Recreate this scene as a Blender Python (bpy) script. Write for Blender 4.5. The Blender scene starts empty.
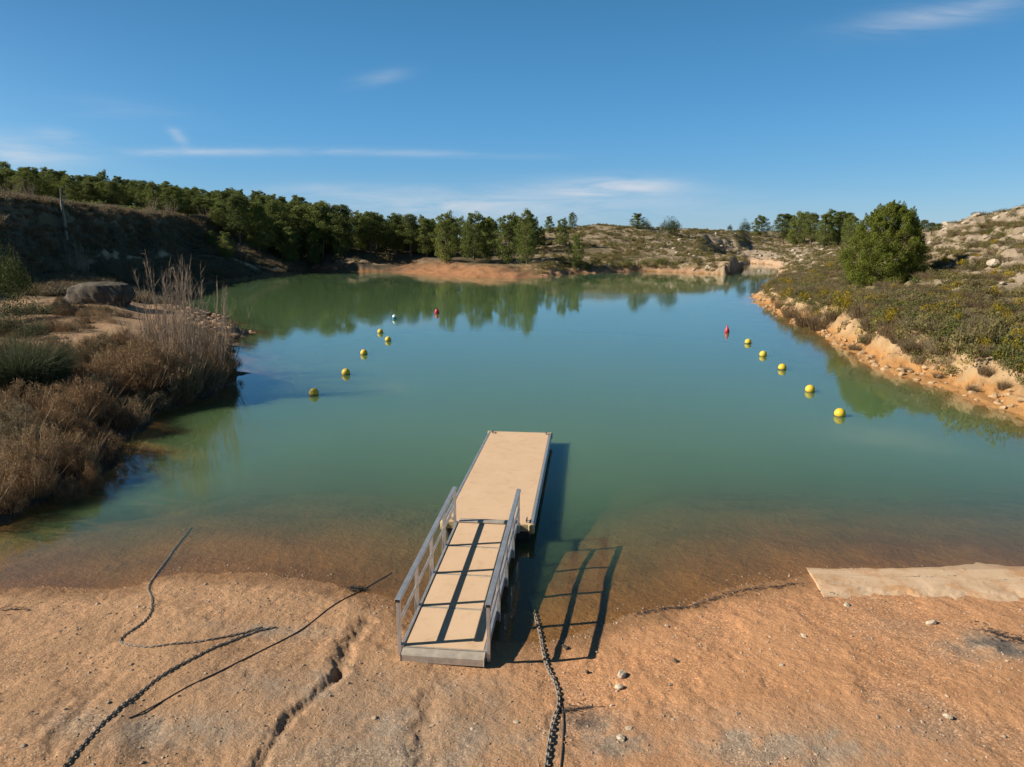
import bpy, math, random
import numpy as np
from mathutils import Vector, Matrix

rng = np.random.default_rng(7)
random.seed(7)
sc = bpy.context.scene
COL = sc.collection
PI = math.pi

# ------------------------------------------------------------------ camera model (used to read distances off the view)
F_PX, PITCH, CAM_H = 700.0, math.radians(11.6), 7.2
CP, SP_ = math.cos(PITCH), math.sin(PITCH)

def ray(px, py):
    u = (np.asarray(px, float) - 512) / F_PX
    v = (383.5 - np.asarray(py, float)) / F_PX
    return u, CP + v * SP_, v * CP - SP_

def P(px, py, z=0.0):
    dx, dy, dz = ray(px, py)
    t = (z - CAM_H) / dz
    return np.array([dx * t, dy * t])

def z_at(py, Y):
    dx, dy, dz = ray(512, py)
    return CAM_H + Y * dz / dy

# ------------------------------------------------------------------ noise
_perm = np.random.default_rng(3).permutation(256)
_perm = np.concatenate([_perm, _perm, _perm])
_ga = np.random.default_rng(4).random(256) * 2 * PI
_gx, _gy = np.cos(_ga), np.sin(_ga)

def perlin(x, y):
    xi = np.floor(x).astype(np.int64); yi = np.floor(y).astype(np.int64)
    xf = x - xi; yf = y - yi
    xi &= 255; yi &= 255
    u = xf * xf * xf * (xf * (xf * 6 - 15) + 10); v = yf * yf * yf * (yf * (yf * 6 - 15) + 10)
    def g(ix, iy, fx, fy):
        h = _perm[_perm[ix & 255] + (iy & 255)]
        return _gx[h] * fx + _gy[h] * fy
    a = g(xi, yi, xf, yf); b = g(xi + 1, yi, xf - 1, yf)
    c = g(xi, yi + 1, xf, yf - 1); d = g(xi + 1, yi + 1, xf - 1, yf - 1)
    return (a + u * (b - a)) * (1 - v) + (c + u * (d - c)) * v

def fbm(x, y, scale, octs=4, gain=0.5, seed=0.0):
    x = np.asarray(x, float) / scale + seed * 17.3; y = np.asarray(y, float) / scale + seed * 9.1
    s = 0; a = 1.0
    for _ in range(octs):
        s = s + a * perlin(x, y); a *= gain; x = x * 2.03 + 5.2; y = y * 2.03 + 1.7
    return s

def sstep(a, b, x):
    t = np.clip((np.asarray(x, float) - a) / (b - a), 0, 1)
    return t * t * (3 - 2 * t)

# ------------------------------------------------------------------ shoreline (read on the water plane)
SHORE = [
 ('N', [(-400,592),(-150,592),(0,590),(60,589),(139,586),(156,577),(200,573),(262,570),(312,578),(349,590),(372,592),(398,603),
        (440,628),(500,641),(545,644),(575,638),(607,622),(640,608),(684,600),(744,584),(803,572),(903,573),(1024,577),(1200,582),(1420,585)]),
 ('RB',[(1420,560),(1300,530),(1150,465),(1024,418),(988,404),(958,392),(929,384),(905,377),(882,368),(862,360),(841,349),(821,334),(800,324),(778,313),(764,306),(757,303),(753,296)]),
 ('CH',[(760,291),(768,288),(777,280),(779,272),(778,266),(765,264),(750,263.5),(741,266)]),
 ('RK',[(743,269),(737,272.5),(725,275)]),
 ('FH',[(710,274),(690,273),(665,272),(640,271.5),(600,273),(570,273.5)]),
 ('FB',[(546,277),(520,278),(500,278),(470,277.5),(450,276.5),(410,273.5)]),
 ('LC',[(390,272),(330,271.5),(306,270.5),(290,275),(262,277.5),(230,281),(203,284),(186,288),(170,293)]),
 ('SP',[(156,298),(155,302),(168,307),(200,315),(228,324),(240,333)]),
 ('LB',[(232,345),(226,352),(238,366),(236,377),(215,395),(190,402),(165,412),(140,430),(118,448),(102,470),(95,484),(70,493),(30,508),(0,530),(-150,560),(-400,575)]),
]
REG = [r for r, _ in SHORE]
_pts, _tag = [], []
for r, L in SHORE:
    for q in L:
        _pts.append(P(*q)); _tag.append(REG.index(r))
_pts = np.array(_pts); _tag = np.array(_tag)
_A, _B = _pts, np.roll(_pts, -1, 0)
BEACH = {
 'N': ([0,1,3,8,20,40,90],[0,.11,.30,.72,1.6,4,40]),
 'LB':([0,.5,1.5,4,15,40],[0,.35,.85,1.5,5,50]),
 'SP':([0,1,4,12,30],[0,.5,1.4,5,50]),
 'LC':([0,2,8,20,50],[0,1.2,4,20,60]),
 'FB':([0,3,9,15,40],[0,.4,1.5,4,60]),
 'FH':([0,1.5,6,15,40],[0,.8,3.2,12,60]),
 'RK':([0,.5,1.5,4,30],[0,1.3,3.4,8,60]),
 'CH':([0,1.5,8,30,60],[0,1.1,2.8,20,60]),
 'RB':([0,.9,1.6,2.4,6,20,50],[0,.25,.9,2.0,4,30,60]),
}
DEPTH = {r: ([0,3,12,40],[0,.8,3,6]) for r in REG}
DEPTH['N'] = ([0,1.5,4,8,14,40],[0,.08,.34,1.0,2.2,5])
DEPTH['LB'] = ([0,1,6,20],[0,.2,1.4,4])

# ------------------------------------------------------------------ land profile: columns of (distance, height) read off the view
def zc(Y, py): return (Y, float(z_at(py, Y)))
COLS = [  # image x, nine (Y, z) knots
 (-600,[(16,.5),(26,1.4),(34,2.0),(37,2.4),(39,3.0),(42,5.6),(45,5.8),zc(52,160),zc(150,184)]),
 (-120,[(16,.5),(30,1.4),(44,2.0),(48,2.4),(51,3.2),zc(55,256),zc(58,253.5),zc(65,187),zc(190,190)]),
 (0,   [(16,.5),(30,1.4),(50,2.0),(60,2.5),(63,3.2),zc(68,257),zc(71,254.5),zc(81,199),zc(190,196)]),
 (50,  [(16,.5),(30,1.3),(50,2.0),(62,2.5),(73,3.0),zc(79,258),zc(82,255),zc(92,202),zc(190,200)]),
 (100, [(16,.4),(30,1.2),(50,1.9),(62,2.5),(84,2.4),zc(93,258),zc(96,255),zc(108,208),zc(190,205)]),
 (150, [(16,.4),(30,1.1),(50,1.4),(60,1.5),(98,1.6),zc(112,258.5),zc(116,255.5),zc(130,213),zc(200,208)]),
 (200, [(16,.4),(30,1.0),(50,1.0),(60,1.0),(100,1.0),zc(131,259.5),zc(136,256),zc(152,219),zc(220,211)]),
 (230, [(16,.4),(30,1.0),(50,1.0),(60,1.0),(95,1.0),zc(136,262),zc(141,258),zc(165,226),zc(240,212)]),
 (260, [(16,.4),(30,1.0),(50,1.0),(60,1.0),(95,1.0),zc(132,262),zc(142,257),zc(170,235),zc(240,214)]),
 (290, [(16,.4),(30,1.0),(50,1.0),(60,1.0),(95,1.0),zc(145,264),zc(152,259),zc(172,242),zc(240,219)]),
 (330, [(16,.4),(30,1.0),(50,1.0),(60,1.0),(95,1.0),zc(164,263),zc(168,258),zc(180,246),zc(240,229)]),
 (400, [(16,.4),(30,1.0),(50,1.0),(60,1.0),(95,1.0),zc(165,263),zc(172,256),zc(188,250),zc(240,238)]),
 (450, [(16,.4),(30,1.0),(50,1.0),(60,1.0),(95,1.0),zc(163,262),zc(172,258),zc(190,254),zc(240,240)]),
 (520, [(16,.4),(30,1.0),(50,1.0),(60,1.0),(95,1.0),zc(160,262.5),zc(170,259),zc(190,250),zc(240,235)]),
 (560, [(16,.4),(30,1.0),(50,1.0),(60,1.0),(95,1.0),zc(162,262),zc(170,257),zc(192,245),zc(240,228.5)]),
 (600, [(16,.4),(30,1.0),(50,1.0),(60,1.0),(95,1.0),zc(164,264),zc(172,258),zc(195,245),zc(235,225.5)]),
 (650, [(16,.4),(30,1.0),(50,1.0),(60,1.0),(95,1.0),zc(164,264),zc(172,258),zc(195,246),zc(235,228.5)]),
 (700, [(16,.4),(30,1.0),(50,1.0),(60,1.0),(95,1.0),zc(163,263),zc(170,257),zc(190,248),zc(245,231)]),
 (728, [(16,.4),(30,1.0),(50,1.0),(60,1.0),(95,1.0),zc(162,260),zc(168,256),zc(185,251),zc(265,231)]),
 (750, [(16,.4),(30,1.0),(50,1.0),(60,1.0),(95,1.0),zc(162,262),zc(200,258),zc(240,249),zc(320,231.5)]),
 (780, [(16,.4),(30,1.0),(60,1.0),(85,1.4),(120,2.0),zc(165,261),zc(210,256),zc(255,246),zc(330,231)]),
 (820, [(16,.4),(50,1.0),(60,1.6),(85,2.2),(120,2.8),zc(165,258),zc(210,252),zc(260,243),zc(330,230)]),
 (860, [(16,.4),(46,1.9),(62,2.4),(82,3.0),(120,4.0),zc(165,252),zc(210,247),zc(260,240),zc(330,230)]),
 (895, [(16,.4),(40,2.1),(56,2.8),(72,3.4),(95,4.6),zc(115,254),zc(135,246),zc(170,238),zc(260,232)]),
 (920, [(16,.4),(38,2.2),(54,3.0),(68,3.8),(82,5.0),zc(92,250),zc(102,242),zc(114,232),zc(170,231)]),
 (945, [(16,.4),(36,2.3),(51,3.1),(64,4.1),zc(76,259),zc(84,247),zc(93,236),zc(103,223.5),zc(150,225)]),
 (970, [(16,.4),(34,2.4),(48,3.3),(60,4.4),zc(70,256),zc(78,243),zc(86,229),zc(94,217),zc(135,219)]),
 (1024,[(16,.4),(31.5,2.5),(43,3.5),(54,4.7),zc(62,253),zc(69,240),zc(76,222),zc(83,207.5),zc(125,210)]),
 (1150,[(16,.4),(29,2.6),(38,3.8),(48,5.2),zc(56,248),zc(63,232),zc(70,214),zc(78,195),zc(120,197)]),
 (1500,[(16,.4),(27,2.7),(34,4.2),(44,6.0),zc(50,243),zc(57,226),zc(64,206),zc(72,186),zc(110,188)]),
]
_cs = np.array([(c[0] - 512) / 700 / 1.01 for c in COLS])
_cy = np.array([[k[0] for k in c[1]] for c in COLS]); _cz = np.array([[k[1] for k in c[1]] for c in COLS])

def profile(x, y):
    yy = np.maximum(y, 4.0)
    s = np.clip(x / yy, _cs[0], _cs[-1])
    j = np.clip(np.searchsorted(_cs, s) - 1, 0, len(_cs) - 2)
    w = (s - _cs[j]) / (_cs[j + 1] - _cs[j])
    w = w * w * (3 - 2 * w)
    ky = _cy[j] * (1 - w)[:, None] + _cy[j + 1] * w[:, None]
    kz = _cz[j] * (1 - w)[:, None] + _cz[j + 1] * w[:, None]
    k = np.clip((ky < yy[:, None]).sum(1) - 1, 0, ky.shape[1] - 2)
    i = np.arange(len(yy))
    t = np.clip((yy - ky[i, k]) / (ky[i, k + 1] - ky[i, k]), 0, 1)
    t = 0.5 * t + 0.5 * t * t * (3 - 2 * t)
    z = kz[i, k] * (1 - t) + kz[i, k + 1] * t
    far = np.maximum(yy - ky[:, -1], 0)
    return z + far * 0.0 - np.minimum(far * 0.012, 6)

def shore_dist(x, y):
    n = len(x); D = np.full((n, len(REG)), 1e9); inside = np.zeros(n, bool)
    for k in range(len(_A)):
        a, b = _A[k], _B[k]
        ab = b - a
        t = np.clip(((x - a[0]) * ab[0] + (y - a[1]) * ab[1]) / (ab @ ab + 1e-12), 0, 1)
        d = np.hypot(x - a[0] - t * ab[0], y - a[1] - t * ab[1])
        D[:, _tag[k]] = np.minimum(D[:, _tag[k]], d)
        c = ((a[1] > y) != (b[1] > y))
        with np.errstate(divide='ignore', invalid='ignore'):
            xi = a[0] + (y - a[1]) * ab[0] / ab[1]
        inside ^= c & (x < xi)
    return D, inside

def seg_dist(x, y, pts):
    d = np.full(len(x), 1e9)
    for a, b in zip(pts[:-1], pts[1:]):
        ab = b - a
        t = np.clip(((x - a[0]) * ab[0] + (y - a[1]) * ab[1]) / (ab @ ab + 1e-12), 0, 1)
        d = np.minimum(d, np.hypot(x - a[0] - t * ab[0], y - a[1] - t * ab[1]))
    return d

GULLIES = [([(340,668),(322,688),(306,706),(294,716),(280,735),(262,767),(240,800)], .055, .085),
           ([(112,688),(90,706),(70,735),(52,767)], .03, .10), ([(100,690),(60,715),(30,745)], .02, .13),
           ([(365,612),(345,640),(338,672)], .05, .12), ([(430,690),(420,730),(425,767)], .04, .15)]
GULLIES = [(np.array([P(*q, .3) for q in L]), dep, w) for L, dep, w in GULLIES]

def terrain(x, y, full=False):
    x = np.asarray(x, float); y = np.asarray(y, float)
    shp = x.shape; x = x.ravel(); y = y.ravel()
    D, ins = shore_dist(x, y)
    dist = np.hypot(x, y)
    wob = fbm(x, y, 3.0, 4, .55, 1) * np.clip(dist / 40, .12, 1.6)
    sg = np.where(ins, -1.0, 1.0)
    Dm = D.min(1)
    lim = np.full(len(x), 1e9); dep = np.full(len(x), 1e9)
    for k, r in enumerate(REG):
        damp = np.where(D[:, k] < 30, 1, 0)
        dd = sg * D[:, k] + wob * damp * (1.0 if r not in ('N',) else .8)
        lim = np.minimum(lim, np.interp(dd, *BEACH[r]))
        dep = np.minimum(dep, np.interp(-dd, *DEPTH[r]))
    eff = sg * Dm + wob
    land = eff > 0
    z = np.minimum(lim, profile(x, y) + 0)
    # relief
    far = sstep(18, 45, y) * sstep(0.3, 4, eff)
    z = z + far * (fbm(x, y, 14, 4, .55, 2) * .55 * np.clip(y / 90, .25, 1.3))
    right = sstep(.28, .55, x / np.maximum(y, 4)) * sstep(30, 50, y)
    rid = 1 - np.abs(fbm(x * .6 + y * .3, y * 1.6, 6, 4, .55, 5)) * 2.2
    z = z + right * sstep(.55, .95, rid) * .32 * sstep(3, 10, eff) * sstep(3, 5, z) + right * sstep(3, 10, eff) * fbm(x, y, 1.6, 4, .6, 17) * .12
    cut = sstep(.2, 1.0, eff) * sstep(9, 2.0, D[:, REG.index('RB')]) * sstep(20, 26, y)
    z = z + cut * (fbm(x, y, 2.2, 5, .55, 8) * .22 + np.abs(fbm(x, y, .5, 4, .6, 9)) * .22 - .08)
    def ledge(zv, q, k):
        t = zv / q + k; fl = np.floor(t); return (fl + sstep(.5, 1, t - fl) - k) * q
    k1 = fbm(x, y, 5, 3, .5, 13) * .6
    z = z + cut * .65 * (ledge(z, .42, k1) - z)
    z = z + right * sstep(4, 8, eff) * .6 * (ledge(z, .95, fbm(x, y, 8, 3, .5, 14) * .7) - z)
    near = sstep(22, 16, y)
    bumps = fbm(x, y, 1.6, 4, .5, 3) * .035 + fbm(x, y, .35, 3, .6, 4) * .012
    z = z + near * bumps * sstep(-.5, 1.0, eff)
    for L, gd, gw in GULLIES:
        dl = seg_dist(x, y, L) + fbm(x, y, .28, 4, .65, 11) * gw * 1.1
        z = z - near * gd * np.exp(-(np.abs(dl) / gw) ** 2) + near * gd * .25 * np.exp(-((dl - 2.0 * gw) / gw) ** 2)
    zl = np.where(land, np.maximum(z, .006), 0)
    bed = -dep + near * bumps * .5 * sstep(0, 1, -eff)
    out = np.where(land, zl, np.minimum(bed, -.004))
    if full:
        return out, D, eff, rid
    return out.reshape(shp)

def T1(x, y): return float(terrain(np.array([x]), np.array([y]))[0])

def hits(pxs, pys, y0=8.0, y1=420.0):
    Y = np.exp(np.linspace(math.log(y0), math.log(y1), 900))
    out = []
    for px, py in zip(np.atleast_1d(pxs), np.atleast_1d(pys)):
        dx, dy, dz = ray(px, py)
        X = Y * dx / dy; Z = CAM_H + Y * dz / dy
        tz = np.maximum(terrain(X, Y), 0)
        b = np.nonzero(Z <= tz)[0]
        if len(b) == 0: out.append(None)
        else:
            k = b[0]; out.append((float(X[k]), float(Y[k]), float(tz[k])))
    return out
def hit(px, py):
    for k in range(9):
        q = hits([px], [py + k * .8])[0]
        if q is not None: return q

# ------------------------------------------------------------------ mesh helpers
class MB:
    def __init__(self): self.v = []; self.f = []; self.n = 0
    def add(self, v, f):
        v = np.asarray(v, float).reshape(-1, 3); f = np.asarray(f, int)
        self.v.append(v); self.f.append(f + self.n); self.n += len(v); return self
    def box(self, c, s, R=None):
        c = np.asarray(c, float); h = np.asarray(s, float) / 2
        v = np.array([(i, j, k) for i in (-1, 1) for j in (-1, 1) for k in (-1, 1)], float) * h
        if R is not None: v = v @ np.asarray(R).T
        return self.add(v + c, [(0,1,3,2),(4,6,7,5),(0,4,5,1),(2,3,7,6),(0,2,6,4),(1,5,7,3)])
    def bar(self, a, b, w, h, up=(0, 0, 1)):
        a = np.asarray(a, float); b = np.asarray(b, float)
        d = b - a; L = np.linalg.norm(d); d = d / L
        up = np.asarray(up, float)
        s = np.cross(d, up); s /= np.linalg.norm(s); u = np.cross(s, d)
        return self.box((a + b) / 2, (w, L, h), np.stack([s, d, u], 1))
    def tube(self, pts, rad, sides=6, caps=True):
        pts = np.asarray(pts, float); rad = np.broadcast_to(np.asarray(rad, float), (len(pts),))
        t = np.gradient(pts, axis=0); t /= np.linalg.norm(t, axis=1)[:, None] + 1e-12
        ref = np.array([0, 0, 1.0]) if abs(t[0][2]) < .9 else np.array([1.0, 0, 0])
        a = np.cross(t, ref); a /= np.linalg.norm(a, axis=1)[:, None] + 1e-12
        b = np.cross(t, a)
        an = np.arange(sides) * 2 * PI / sides
        v = pts[:, None] + rad[:, None, None] * (np.cos(an)[None, :, None] * a[:, None] + np.sin(an)[None, :, None] * b[:, None])
        f = []
        for i in range(len(pts) - 1):
            for k in range(sides):
                k2 = (k + 1) % sides
                f.append((i * sides + k, i * sides + k2, (i + 1) * sides + k2, (i + 1) * sides + k))
        self.add(v.reshape(-1, 3), f)
        return self
    def mesh(self, name, mat, smooth=False):
        V = np.concatenate(self.v) if self.v else np.zeros((0, 3))
        me = bpy.data.meshes.new(name)
        me.vertices.add(len(V)); me.vertices.foreach_set('co', V.astype(np.float32).ravel())
        tot = np.concatenate([np.full(len(f), f.shape[1]) for f in self.f])
        idx = np.concatenate([f.ravel() for f in self.f])
        me.loops.add(len(idx)); me.loops.foreach_set('vertex_index', idx.astype(np.int32))
        me.polygons.add(len(tot))
        st = np.concatenate([[0], np.cumsum(tot)[:-1]])
        me.polygons.foreach_set('loop_start', st.astype(np.int32))
        me.polygons.foreach_set('loop_total', tot.astype(np.int32))
        me.polygons.foreach_set('use_smooth', np.full(len(tot), bool(smooth)))
        me.update(calc_edges=True); me.validate()
        if mat: me.materials.append(mat)
        return me
    def build(self, name, mat, parent=None, smooth=False, bevel=0):
        o = bpy.data.objects.new(name, self.mesh(name, mat, smooth)); COL.objects.link(o)
        if parent: o.parent = parent
        if bevel:
            m = o.modifiers.new('bevel', 'BEVEL'); m.width = bevel; m.segments = 2; m.limit_method = 'ANGLE'
        return o

def tag(o, label=None, cat=None, group=None, kind=None):
    if label: o['label'] = label
    if cat: o['category'] = cat
    if group: o['group'] = group
    if kind: o['kind'] = kind
    return o
def empty(name, loc, rz=0.0):
    o = bpy.data.objects.new(name, None); COL.objects.link(o)
    o.location = loc; o.rotation_euler = (0, 0, rz); o.empty_display_size = .3
    return o

def lathe(prof, n=24):
    m = MB(); an = np.arange(n) * 2 * PI / n
    v = []
    for r, z in prof: v += [(r * math.cos(a), r * math.sin(a), z) for a in an]
    f = []
    for i in range(len(prof) - 1):
        for k in range(n):
            k2 = (k + 1) % n
            f.append((i * n + k, i * n + k2, (i + 1) * n + k2, (i + 1) * n + k))
    m.add(v, f); return m

def ico(sub=2):
    t = (1 + 5 ** .5) / 2
    v = [(-1,t,0),(1,t,0),(-1,-t,0),(1,-t,0),(0,-1,t),(0,1,t),(0,-1,-t),(0,1,-t),(t,0,-1),(t,0,1),(-t,0,-1),(-t,0,1)]
    f = [(0,11,5),(0,5,1),(0,1,7),(0,7,10),(0,10,11),(1,5,9),(5,11,4),(11,10,2),(10,7,6),(7,1,8),(3,9,4),(3,4,2),(3,2,6),(3,6,8),(3,8,9),(4,9,5),(2,4,11),(6,2,10),(8,6,7),(9,8,1)]
    v = [np.array(p) / np.linalg.norm(p) for p in v]
    for _ in range(sub):
        c = {}; nf = []
        def mid(a, b):
            k = (min(a, b), max(a, b))
            if k not in c:
                p = v[a] + v[b]; v.append(p / np.linalg.norm(p)); c[k] = len(v) - 1
            return c[k]
        for a, b, d in f:
            x, y, z = mid(a, b), mid(b, d), mid(d, a)
            nf += [(a, x, z), (b, y, x), (d, z, y), (x, y, z)]
        f = nf
    return np.array(v), np.array(f)
ICO1, ICO2, ICO4 = ico(1), ico(2), ico(4)

def rock_verts(base, seed, rough=.28):
    v, f = base; r = np.random.default_rng(seed)
    out = v.copy()
    for _ in range(7):
        n = r.normal(size=3); n /= np.linalg.norm(n); h = r.uniform(.45, .85)
        d = out @ n
        out = out - np.where(d > h, d - h, 0)[:, None] * n * .9
    k = r.random(3) * 50
    out *= (1 + rough * (fbm(v[:, 0] * 1.3 + k[0] + v[:, 2], v[:, 1] * 1.3 + k[1] - v[:, 2] * .7, 1, 3)))[:, None]
    return out, f

# ------------------------------------------------------------------ materials
def new_mat(name):
    m = bpy.data.materials.new(name); m.use_nodes = True
    nt = m.node_tree; nt.nodes.clear()
    out = nt.nodes.new('ShaderNodeOutputMaterial')
    return m, nt, out
class N:
    """small node wiring helper"""
    def __init__(s, nt): s.nt = nt
    def n(s, typ, props=None, **ins):
        nd = s.nt.nodes.new(typ)
        for k, v in (props or {}).items(): setattr(nd, k, v)
        for k, v in ins.items():
            k = k.replace('_', ' ')
            tgt = nd.inputs[int(k[1:])] if k[0] == 'i' and k[1:].isdigit() else nd.inputs[k]
            if isinstance(v, bpy.types.NodeSocket): s.nt.links.new(v, tgt)
            else: tgt.default_value = v
        return nd
    def math(s, op, a, b=0.0, c=0.0, clamp=False):
        return s.n('ShaderNodeMath', {'operation': op, 'use_clamp': clamp}, i0=a, i1=b, i2=c).outputs[0]
    def mixc(s, fac, a, b, blend='MIX'):
        nd = s.nt.nodes.new('ShaderNodeMix'); nd.data_type = 'RGBA'; nd.blend_type = blend
        for k, v in ((0, fac), (6, a), (7, b)):
            if isinstance(v, bpy.types.NodeSocket): s.nt.links.new(v, nd.inputs[k])
            else: nd.inputs[k].default_value = v if not isinstance(v, tuple) or len(v) == 4 else (*v, 1)
        return nd.outputs[2]
    def ramp(s, fac, stops, interp='LINEAR'):
        nd = s.nt.nodes.new('ShaderNodeValToRGB'); cr = nd.color_ramp; cr.interpolation = interp
        while len(cr.elements) < len(stops): cr.elements.new(.5)
        for e, (p, c) in zip(cr.elements, stops):
            e.position = p; e.color = (*c, 1) if len(c) == 3 else c
        s.nt.links.new(fac, nd.inputs[0]); return nd.outputs[0]
    def link(s, a, b): s.nt.links.new(a, b)

def foliage_mat(name, cols, trans=.25, rough=.75):
    m, nt, out = new_mat(name); n = N(nt)
    g = n.n('ShaderNodeNewGeometry'); oi = n.n('ShaderNodeObjectInfo')
    r = n.math('ADD', n.math('MULTIPLY', g.outputs['Random Per Island'], .6), n.math('MULTIPLY', oi.outputs['Random'], .4))
    c = n.ramp(r, [(i / (len(cols) - 1), k) for i, k in enumerate(cols)])
    b = n.n('ShaderNodeBsdfPrincipled', Base_Color=c, Roughness=rough)
    b.inputs['Specular IOR Level'].default_value = .25
    t = n.n('ShaderNodeBsdfTranslucent', Color=c)
    mx = n.n('ShaderNodeMixShader', i0=trans, i1=b.outputs[0], i2=t.outputs[0])
    n.link(mx.outputs[0], out.inputs[0]); return m

def simple_mat(name, col, rough=.6, metal=0.0, var=.15, scale=8, bump=0.0, bscale=60, col2=None, spec=.5):
    m, nt, out = new_mat(name); n = N(nt)
    tc = n.n('ShaderNodeTexCoord')
    nz = n.n('ShaderNodeTexNoise', Vector=tc.outputs['Object'], Scale=scale, Detail=6.0, Roughness=.6)
    c2 = col2 or tuple(max(0, k * (1 - var * 2)) for k in col)
    c1 = tuple(min(1, k * (1 + var)) for k in col)
    c = n.ramp(nz.outputs[0], [(.3, c2), (.7, c1)])
    b = n.n('ShaderNodeBsdfPrincipled', Base_Color=c, Roughness=rough, Metallic=metal)
    b.inputs['Specular IOR Level'].default_value = spec
    if bump:
        n2 = n.n('ShaderNodeTexNoise', Vector=tc.outputs['Object'], Scale=bscale, Detail=4.0)
        bp = n.n('ShaderNodeBump', Strength=bump, Distance=.02, Height=n2.outputs[0])
        n.link(bp.outputs[0], b.inputs['Normal'])
    n.link(b.outputs[0], out.inputs[0]); return m

M = {}
M['alu'] = simple_mat('weathered_aluminium', (.62, .61, .60), .45, .75, .12, 5)
M['alu_dull'] = simple_mat('dull_aluminium', (.50, .43, .35), .6, .35, .15, 6, .1)
M['rubber'] = simple_mat('black_rubber', (.02, .02, .02), .7)
M['yellow_fender'] = simple_mat('ochre_plastic', (.52, .39, .20), .5, 0, .2, 20)
def buoy_material():
    m, nt, out = new_mat('yellow_plastic'); n = N(nt)
    tc = n.n('ShaderNodeTexCoord'); oi = n.n('ShaderNodeObjectInfo')
    nz = n.n('ShaderNodeTexNoise', Vector=tc.outputs['Object'], Scale=9.0, Detail=6.0, Roughness=.7)
    c = n.ramp(nz.outputs[0], [(.3, (.62, .40, .02)), (.6, (.78, .53, .025))])
    c = n.mixc(n.math('MULTIPLY', oi.outputs['Random'], .35), c, (.72, .56, .12))
    z = n.n('ShaderNodeSeparateXYZ', Vector=tc.outputs['Object']).outputs[2]
    al = n.math('SUBTRACT', n.math('ADD', .075, n.math('MULTIPLY', n.math('SUBTRACT', nz.outputs[0], .5), .12)), z)
    c = n.mixc(n.math('MULTIPLY', al, 18.0, clamp=True), c, (.16, .13, .035))
    b = n.n('ShaderNodeBsdfPrincipled', Base_Color=c, Roughness=.5); n.link(b.outputs[0], out.inputs[0]); return m
M['buoy_yellow'] = buoy_material()
M['buoy_red'] = simple_mat('red_plastic', (.55, .03, .05), .4, 0, .06, 6)
M['buoy_white'] = simple_mat('white_plastic', (.75, .78, .78), .4, 0, .05, 6)
M['buoy_blue'] = simple_mat('blue_plastic', (.03, .28, .42), .4, 0, .05, 6)
M['buoy_base'] = simple_mat('dark_fitting', (.05, .045, .04), .6)
M['chain'] = simple_mat('galvanised_chain', (.33, .275, .22), .75, .2, .4, 18)
M['rope'] = simple_mat('dark_rope', (.075, .055, .045), .9, 0, .25, 30)
M['bark'] = simple_mat('pine_bark', (.16, .11, .08), .9, 0, .3, 6, .5, 20)
M['pale_bark'] = simple_mat('pale_bark', (.30, .26, .21), .9, 0, .2, 4)
M['twig'] = simple_mat('grey_twig', (.40, .29, .205), .9, 0, .25, 2)
M['rock_pale'] = simple_mat('pale_limestone', (.44, .36, .27), .9, 0, .22, 2.5, .6, 12)
M['rock_white'] = simple_mat('white_stone', (.52, .42, .31), .85, 0, .12, 14, .4, 40)
M['boulder'] = simple_mat('brown_boulder', (.10, .080, .060), .95, 0, .35, 1.6, 1.0, 4)
M['debris'] = simple_mat('dark_driftwood', (.06, .05, .045), .9, 0, .3, 20)
M['pine'] = foliage_mat('pine_needles', [(.082, .110, .028), (.160, .192, .048), (.250, .270, .070)], 0.35)
M['pine_dark'] = foliage_mat('dark_pine_needles', [(.068, .090, .026), (.130, .154, .042), (.200, .215, .060)], 0.35)
M['big_pine'] = foliage_mat('bright_pine_needles', [(.080, .104, .018), (.160, .186, .028), (.250, .260, .045)], 0.35)
M['scrub'] = foliage_mat('grey_green_scrub', [(.125, .106, .034), (.200, .172, .062), (.280, .232, .108)], 0.3)
M['scrub_dark'] = foliage_mat('dark_scrub', [(.078, .070, .026), (.135, .116, .050), (.200, .165, .088)], 0.3)
M['scrub_green'] = foliage_mat('green_bush', [(.070, .088, .020), (.120, .136, .032), (.175, .185, .050)], 0.3)
M['gorse'] = foliage_mat('yellow_gorse', [(.11, .105, .018), (.27, .20, .014), (.52, .35, .014)], .25)
M['heath'] = foliage_mat('brown_heath', [(.12, .082, .046), (.20, .145, .082), (.30, .22, .135)], .25)
M['dry'] = foliage_mat('dry_brush', [(.120, .066, .032), (.245, .145, .072), (.40, .26, .14)], .2)
M['straw'] = foliage_mat('dry_straw', [(.20, .145, .09), (.29, .22, .14), (.36, .28, .19)], .3)
M['broom'] = foliage_mat('green_broom', [(.050, .060, .028), (.085, .098, .046), (.13, .14, .075)], .25)

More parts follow.
